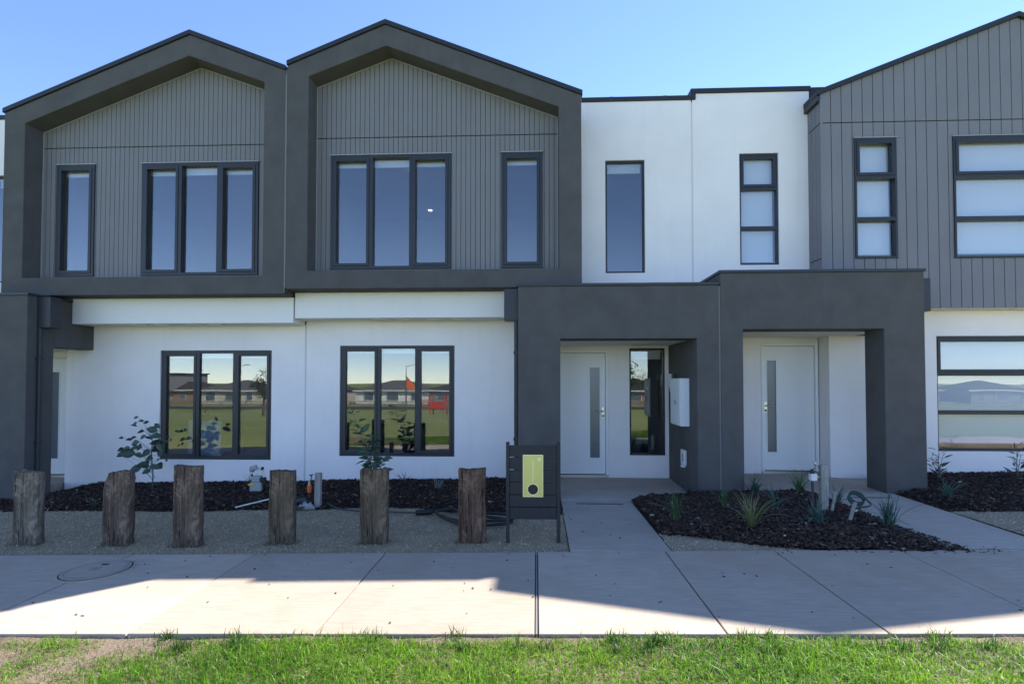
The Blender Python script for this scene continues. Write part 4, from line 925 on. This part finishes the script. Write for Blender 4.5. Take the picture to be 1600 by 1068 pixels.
# grass: curved blades, one mesh
def blades(name, x, y, z, h, wd, cols, lean, mat='blade'):
    k = len(x); a = rng.uniform(0, 6.283, k); seg = [0, .4, .75, 1]; wf = [1, .85, .5, 0]
    ln = np.abs(rng.normal(0, lean, k)); V = np.zeros((k, 7, 3)); ca, sa = np.cos(a), np.sin(a); b_ = rng.uniform(0, 6.283, k); cb, sb = np.cos(b_), np.sin(b_)
    vi = 0
    for t, w_ in zip(seg, wf):
        r_ = h * ln * t * t; zz = z + h * t * np.cos(np.minimum(ln * .9, 1.2) * t)
        for q in ((-1, 1) if w_ else (0,)):
            V[:, vi, 0] = x + ca * r_ + cb * wd * w_ * .5 * q; V[:, vi, 1] = y + sa * r_ + sb * wd * w_ * .5 * q; V[:, vi, 2] = zz; vi += 1
    me = bpy.data.meshes.new(name); me.vertices.add(k * 7); me.vertices.foreach_set('co', V.reshape(-1).astype(np.float32))
    fl = np.array([0, 1, 3, 2, 2, 3, 5, 4, 4, 5, 6]); L = (fl[None] + 7 * np.arange(k)[:, None]).ravel(); st = (np.array([0, 4, 8])[None] + 11 * np.arange(k)[:, None]).ravel()
    me.loops.add(len(L)); me.loops.foreach_set('vertex_index', L.astype(np.int32)); me.polygons.add(len(st)); me.polygons.foreach_set('loop_start', st.astype(np.int32)); me.update(calc_edges=True)
    c = np.repeat(cols[:, None, :], 7, 1); c = np.concatenate([c, np.ones((k, 7, 1))], 2)
    at = me.attributes.new('Col', 'FLOAT_COLOR', 'POINT'); at.data.foreach_set('color', c.reshape(-1).astype(np.float32))
    me.materials.append(M[mat]); o = bpy.data.objects.new(name, me); register(o, (0, 0, 0), None); return tag(o, kind='stuff')
def lawn_density(x, y):
    d = .95 + .35 * vnoise(x * 1.6, y * 1.6, 21) + .22 * vnoise(x * 6, y * 6, 22)
    d = d - np.clip((y - (3.40 + .05 * vnoise(x * 5, y, 23))) / .05, 0, 1) * .8
    bare = np.clip((-1.95 + .5 * vnoise(y * 2, x, 24) + 1.5 * (y - 3.0) - x) / .6, 0, 1)
    d = d - np.clip(.5 + vnoise(x * 2.3, y * 2.3, 29) - 1.05, 0, 1) * 1.4
    return np.clip(d - (.45 + .45 * vnoise(x * 5, y * 5, 28)) * bare - .12 * bare, .05, 1)
n_ = 330000; x = rng.uniform(-5, 5, n_); y = rng.uniform(1.5, 3.482, n_); d = lawn_density(x, y); ok = rng.random(n_) < d; x, y, d = x[ok], y[ok], d[ok]; k = len(x)
h = rng.gamma(5.0, .0070, k) * (.55 + .6 * d) * (1 + .35 * vnoise(x * 4, y * 4, 25))
hue = np.clip(.5 + .4 * vnoise(x * 2.5, y * 2.5, 26) + rng.normal(0, .22, k), 0, 1)[:, None]
c = (1 - hue) * np.array([.060, .190, .014]) + hue * np.array([.25, .44, .030]); c = c * rng.uniform(.65, 1.25, (k, 1)); dry = rng.random(k) < (.05 + .28 * (1 - d)); c[dry] = np.array([.30, .27, .12]) * rng.uniform(.7, 1.2, (dry.sum(), 1))
blades('lawn_grass', x, y, verge_z(x, y) - .004, h, rng.uniform(.0035, .0068, k), c, 1.15)
# thatch lying in the lawn
n_ = 6000; x = rng.uniform(-5, 5, n_); y = rng.uniform(1.5, 3.46, n_)
blades('dry_thatch', x, y, verge_z(x, y), rng.uniform(.02, .05, n_), rng.uniform(.002, .004, n_), np.array([.30, .24, .15]) * rng.uniform(.5, 1.2, (n_, 1)), 1.7)
bx0 = np.repeat([q[0] for q in BL], 260); by0 = np.repeat([q[1] for q in BL], 260); kb = len(bx0); sd_ = rng.integers(0, 3, kb)
xb = bx0 + np.where(sd_ == 0, rng.uniform(-.17, .17, kb), np.where(sd_ == 1, -.14, .14) + rng.normal(0, .02, kb)); yb_ = by0 + np.where(sd_ == 0, -.065 + rng.normal(0, .02, kb), rng.uniform(-.08, .06, kb))
blades('bollard_foot_grass', xb, yb_, grav_z(xb, yb_) - .004, rng.uniform(.015, .05, kb), rng.uniform(.002, .004, kb), np.array([.30, .27, .17]) * rng.uniform(.35, 1.3, (kb, 1)), .8)
# a few coarse clumps at the slab edge
cx = rng.uniform(-2.6, 3.2, 26); x = np.repeat(cx, 40) + rng.normal(0, .035, 26 * 40); y = np.repeat(rng.uniform(3.28, 3.46, 26), 40) + rng.normal(0, .02, 26 * 40); y = np.minimum(y, 3.475); k = len(x)
blades('grass_clumps', x, y, verge_z(x, y), rng.uniform(.04, .10, k), rng.uniform(.004, .008, k), np.array([.075, .15, .035]) * rng.uniform(.6, 1.3, (k, 1)), .7)
# dry turf stubble on the crushed rock
x, y = scatter(36000, -8.5, .30, 5.14, 6.9, inG); k = len(x)
blades('dry_stubble', x, y, grav_z(x, y), rng.uniform(.008, .028, k) * (1 + .8 * (y < 5.25)), rng.uniform(.002, .0035, k), np.array([.46, .385, .24]) * rng.uniform(.45, 1.5, (k, 1)), .9)

# ---------------------------------------------------------------- the park and houses opposite (seen in the glass)
def gfar(x, y): return float(ground_z(np.array(float(x)), np.array(float(y))))
M['wall_cream'] = paint('cream_wall', (.55, .50, .42)); M['wall_white'] = paint('white_wall', (.70, .69, .66)); M['wall_brick'] = paint('tan_brick', (.30, .20, .14), .9, .12, 3); M['wall_grey'] = paint('grey_wall', (.22, .22, .23))
M['tile_dark'] = paint('dark_roof_tile', (.05, .05, .055), .8, .12, 2); M['tile_grey'] = paint('grey_roof_tile', (.11, .11, .115), .8, .12, 2)
def far_house(x, y, w_, d_, hh, rh_, wall, tile, label, group=None, box=None):
    z = gfar(x, y); t = thing('detached_house', (x, y, z), label, 'house', group)
    x0, x1, y0, y1 = x - w_ / 2, x + w_ / 2, y - d_, y
    MB().box(x0, x1, y0, y1, z - .3, z + hh).build('wall', wall, t)
    e = .5; zt = z + hh; r_ = MB(); k = d_ / 2 + e
    a = [(x0 - e, y0 - e, zt), (x1 + e, y0 - e, zt), (x1 + e, y1 + e, zt), (x0 - e, y1 + e, zt)]; p, q = (x0 - e + k, (y0 + y1) / 2, zt + rh_), (x1 + e - k, (y0 + y1) / 2, zt + rh_)
    r_.quad(a[0], a[1], q, p); r_.quad(a[1], a[2], q); r_.quad(a[2], a[3], p, q); r_.quad(a[3], a[0], p); r_.quad(*a[::-1]); r_.build('roof', tile, t)
    MB().box(x0 - e, x1 + e, y1 + e - .02, y1 + e + .03, zt - .18, zt + .02).build('gutter', 'wall_white', t)
    for u, ww in ((.18, 1.8), (.5, 2.2), (.8, 1.2)):
        cx_ = x0 + w_ * u; f = MB().box(cx_ - ww / 2, cx_ + ww / 2, y1 - .02, y1 + .06, z + .7, z + 2.2).build('window', 'wall_white', t)
        MB().box(cx_ - ww / 2 + .08, cx_ + ww / 2 - .08, y1 + .055, y1 + .075, z + .78, z + 2.12).build('pane', 'frost', f)
    if box:
        bw, bh = box
        MB().box(x0 + 1, x0 + 1 + bw, y0 + 1, y1 + .8, z + hh - .2, z + bh).build('upper_storey', 'wall_grey', t)
        MB().box(x0 + .7, x0 + 1.3 + bw, y0 + .7, y1 + 1.1, z + bh, z + bh + .25).build('upper_roof', tile, t)
WN = {'wall_cream': 'cream', 'wall_white': 'white', 'wall_brick': 'tan brick', 'wall_grey': 'grey'}
k = 0
for xx in (-104, -88, -72, -57, -41, -26, -12, 3, 19, 35, 52, 70, 88, 106):
    wl = ('wall_white', 'wall_cream', 'wall_brick', 'wall_grey')[(k * 3 + k // 4) % 4]; tl = ('tile_dark', 'tile_grey')[k % 2]; bx2 = (7, 5.6) if k in (2, 9) else None
    far_house(xx + rnd.uniform(-1.5, 1.5), -84 + rnd.uniform(-7, 3), rnd.uniform(11.5, 14), 11, 2.6, rnd.uniform(1.7, 2.3), wl, tl,
              f'{WN[wl]} single-storey house with {"dark" if k % 2 == 0 else "grey"} hipped roof ' + ('and boxy upper floor mirrored in the glass' if bx2 else 'mirrored in the glass'), 'houses across the park', bx2); k += 1
tag(MB().slab([(-150, -72), (150, -72), (150, -65), (-150, -65)], -2.69, -2.66).build('far_road', 'asphalt'), kind='structure')
pts = [(-150 + 5 * i, -41 + 5 * math.sin(i * .25)) for i in range(61)]
fp = MB()
for (a0, b0), (a1, b1) in zip(pts[:-1], pts[1:]):
    fp.quad((a0, b0, gfar(a0, b0) + .05), (a1, b1, gfar(a1, b1) + .05), (a1, b1 + 2.2, gfar(a1, b1 + 2.2) + .05), (a0, b0 + 2.2, gfar(a0, b0 + 2.2) + .05))
tag(fp.build('park_path', 'far_concrete', fix=False), kind='structure')
fe = thing('boundary_fence', (0, -64, -2.7), 'long low grey fence along the far edge of the park', 'fence')
for i in range(60):
    a = -120 + 4 * i; MB().box(a, a + .12, -64.06, -63.94, -2.75, -1.5).build('post', 'fence', fe)
for z in (-2.3, -1.95, -1.6): MB().box(-120, 120, -63.93, -63.89, z, z + .12).build('rail', 'fence', fe)
pg_ = thing('play_structure', (-10.5, -42, gfar(-10.5, -42)), 'red playground frame with an orange shade sail mirrored in the glass', 'playground'); z = gfar(-10.5, -42)
for a in (-13, -11.5, -10, -8.5):
    for b_ in (-43.5, -41.5): MB().tube([(a, b_, z), (a, b_, z + 2.3)], .07, 8).build('post', 'red', pg_)
MB().box(-11.4, -10.1, -41.55, -41.45, z + .7, z + 1.5).build('panel', 'red', pg_)
for a in (-13, -10):
    for k in range(6): MB().tube([(a + .25 * k + .1, -41.5, z + .7), (a + .25 * k + .1, -41.5, z + 1.7)], .03, 6).build('bar', 'red', pg_)
    MB().tube([(a, -41.5, z + 1.7), (a + 1.5, -41.5, z + 1.7)], .04, 6).build('rail', 'red', pg_)
MB().box(-13, -8.5, -43.5, -41.5, z + .65, z + .72).build('deck', 'fence', pg_)
MB().quad((-8.5, -41.5, z + .7), (-8.5, -42.4, z + .7), (-6.2, -42.4, z), (-6.2, -41.5, z)).build('slide', 'wall_white', pg_, fix=False)
MB().prism([(-14.3, z + 2.9), (-13.0, z + 2.7), (-14.2, z + 4.2)], -42.6, -42.5).build('shade_sail', 'sail', pg_); MB().tube([(-14.3, -42.55, z), (-14.3, -42.55, z + 4.3)], .06, 8).build('post', 'fence', pg_)
def far_tree(x, y, ht, sp, label, seed):
    r = np.random.default_rng(seed); z = gfar(x, y); t = thing('park_tree', (x, y, z), label, 'tree', 'trees in the park')
    tr = MB().tube([(x, y, z), (x + .1, y, z + ht * .5), (x, y + .1, z + ht * .85)], [.13, .09, .03], 7)
    for q in range(7): a = r.uniform(0, 6.28); tr.tube([(x + .05, y, z + ht * (.35 + .06 * q)), (x + sp * .7 * math.cos(a), y + sp * .7 * math.sin(a), z + ht * (.55 + .06 * q))], [.04, .012], 5, cap=False)
    tr.build('trunk', 'trunk', t)
    k_ = 900; cl_ = r.normal(0, 1, (16, 3)); cl_ /= np.linalg.norm(cl_, axis=1)[:, None]; cl_ *= r.uniform(.3, 1, (16, 1)); pc_ = cl_[r.integers(0, 16, k_)] + r.normal(0, .24, (k_, 3))
    P_ = np.stack([x + pc_[:, 0] * sp, y + pc_[:, 1] * sp, z + ht * .68 + pc_[:, 2] * ht * .3], 1); s_ = np.ones((k_, 3)) * r.uniform(.06, .13, (k_, 1)) * np.array([[1, .5, .2]])
    instanced('crown', OCT_V, OCT_F, rot_mats(k_, 1.0, s_), P_, np.array([.035, .06, .028]) * r.uniform(.6, 1.4, (k_, 1)), 'chip', t, (x, y, z))
for i, (a, b_, c_, d_) in enumerate(((-36, -30, 4.2, 1.3), (-22, -26, 3.6, 1.0), (6.2, -20, 3.4, .9), (14, -52, 5.5, 1.9), (-62, -45, 5, 1.8), (44, -20, 4.6, 1.2), (30, -44, 5, 1.7), (-80, -58, 5.5, 2), (-6, -58, 5, 1.7), (62, -50, 5, 1.8))):
    far_tree(a, b_, c_, d_, ('young' if c_ < 4 else 'slim' if d_ < 1.5 else 'bushy') + ' park tree ' + ('near the play structure' if i in (1, 8) else 'beside the far park path' if b_ < -40 else 'standing alone on the lawn') + ' mirrored in the glass', 50 + i)

for i, a in enumerate((-66, -44, -30, -19, 12, 24, 80, 92)):
    z = gfar(a, -62); t = thing('street_lamp', (a, -62, z), 'tall grey street lamp on the far park road mirrored in the glass', 'street lamp', 'far street lamps')
    MB().tube([(a, -62, z), (a, -62, z + 6.5)], [.09, .05], 8).build('pole', 'fence', t)
    MB().tube([(a, -62, z + 6.4), (a + 1.2, -62, z + 6.7)], .035, 6).build('arm', 'fence', t)
    MB().box(a + 1.0, a + 1.6, -62.1, -61.9, z + 6.66, z + 6.76).build('lamp_head', 'fence', t)
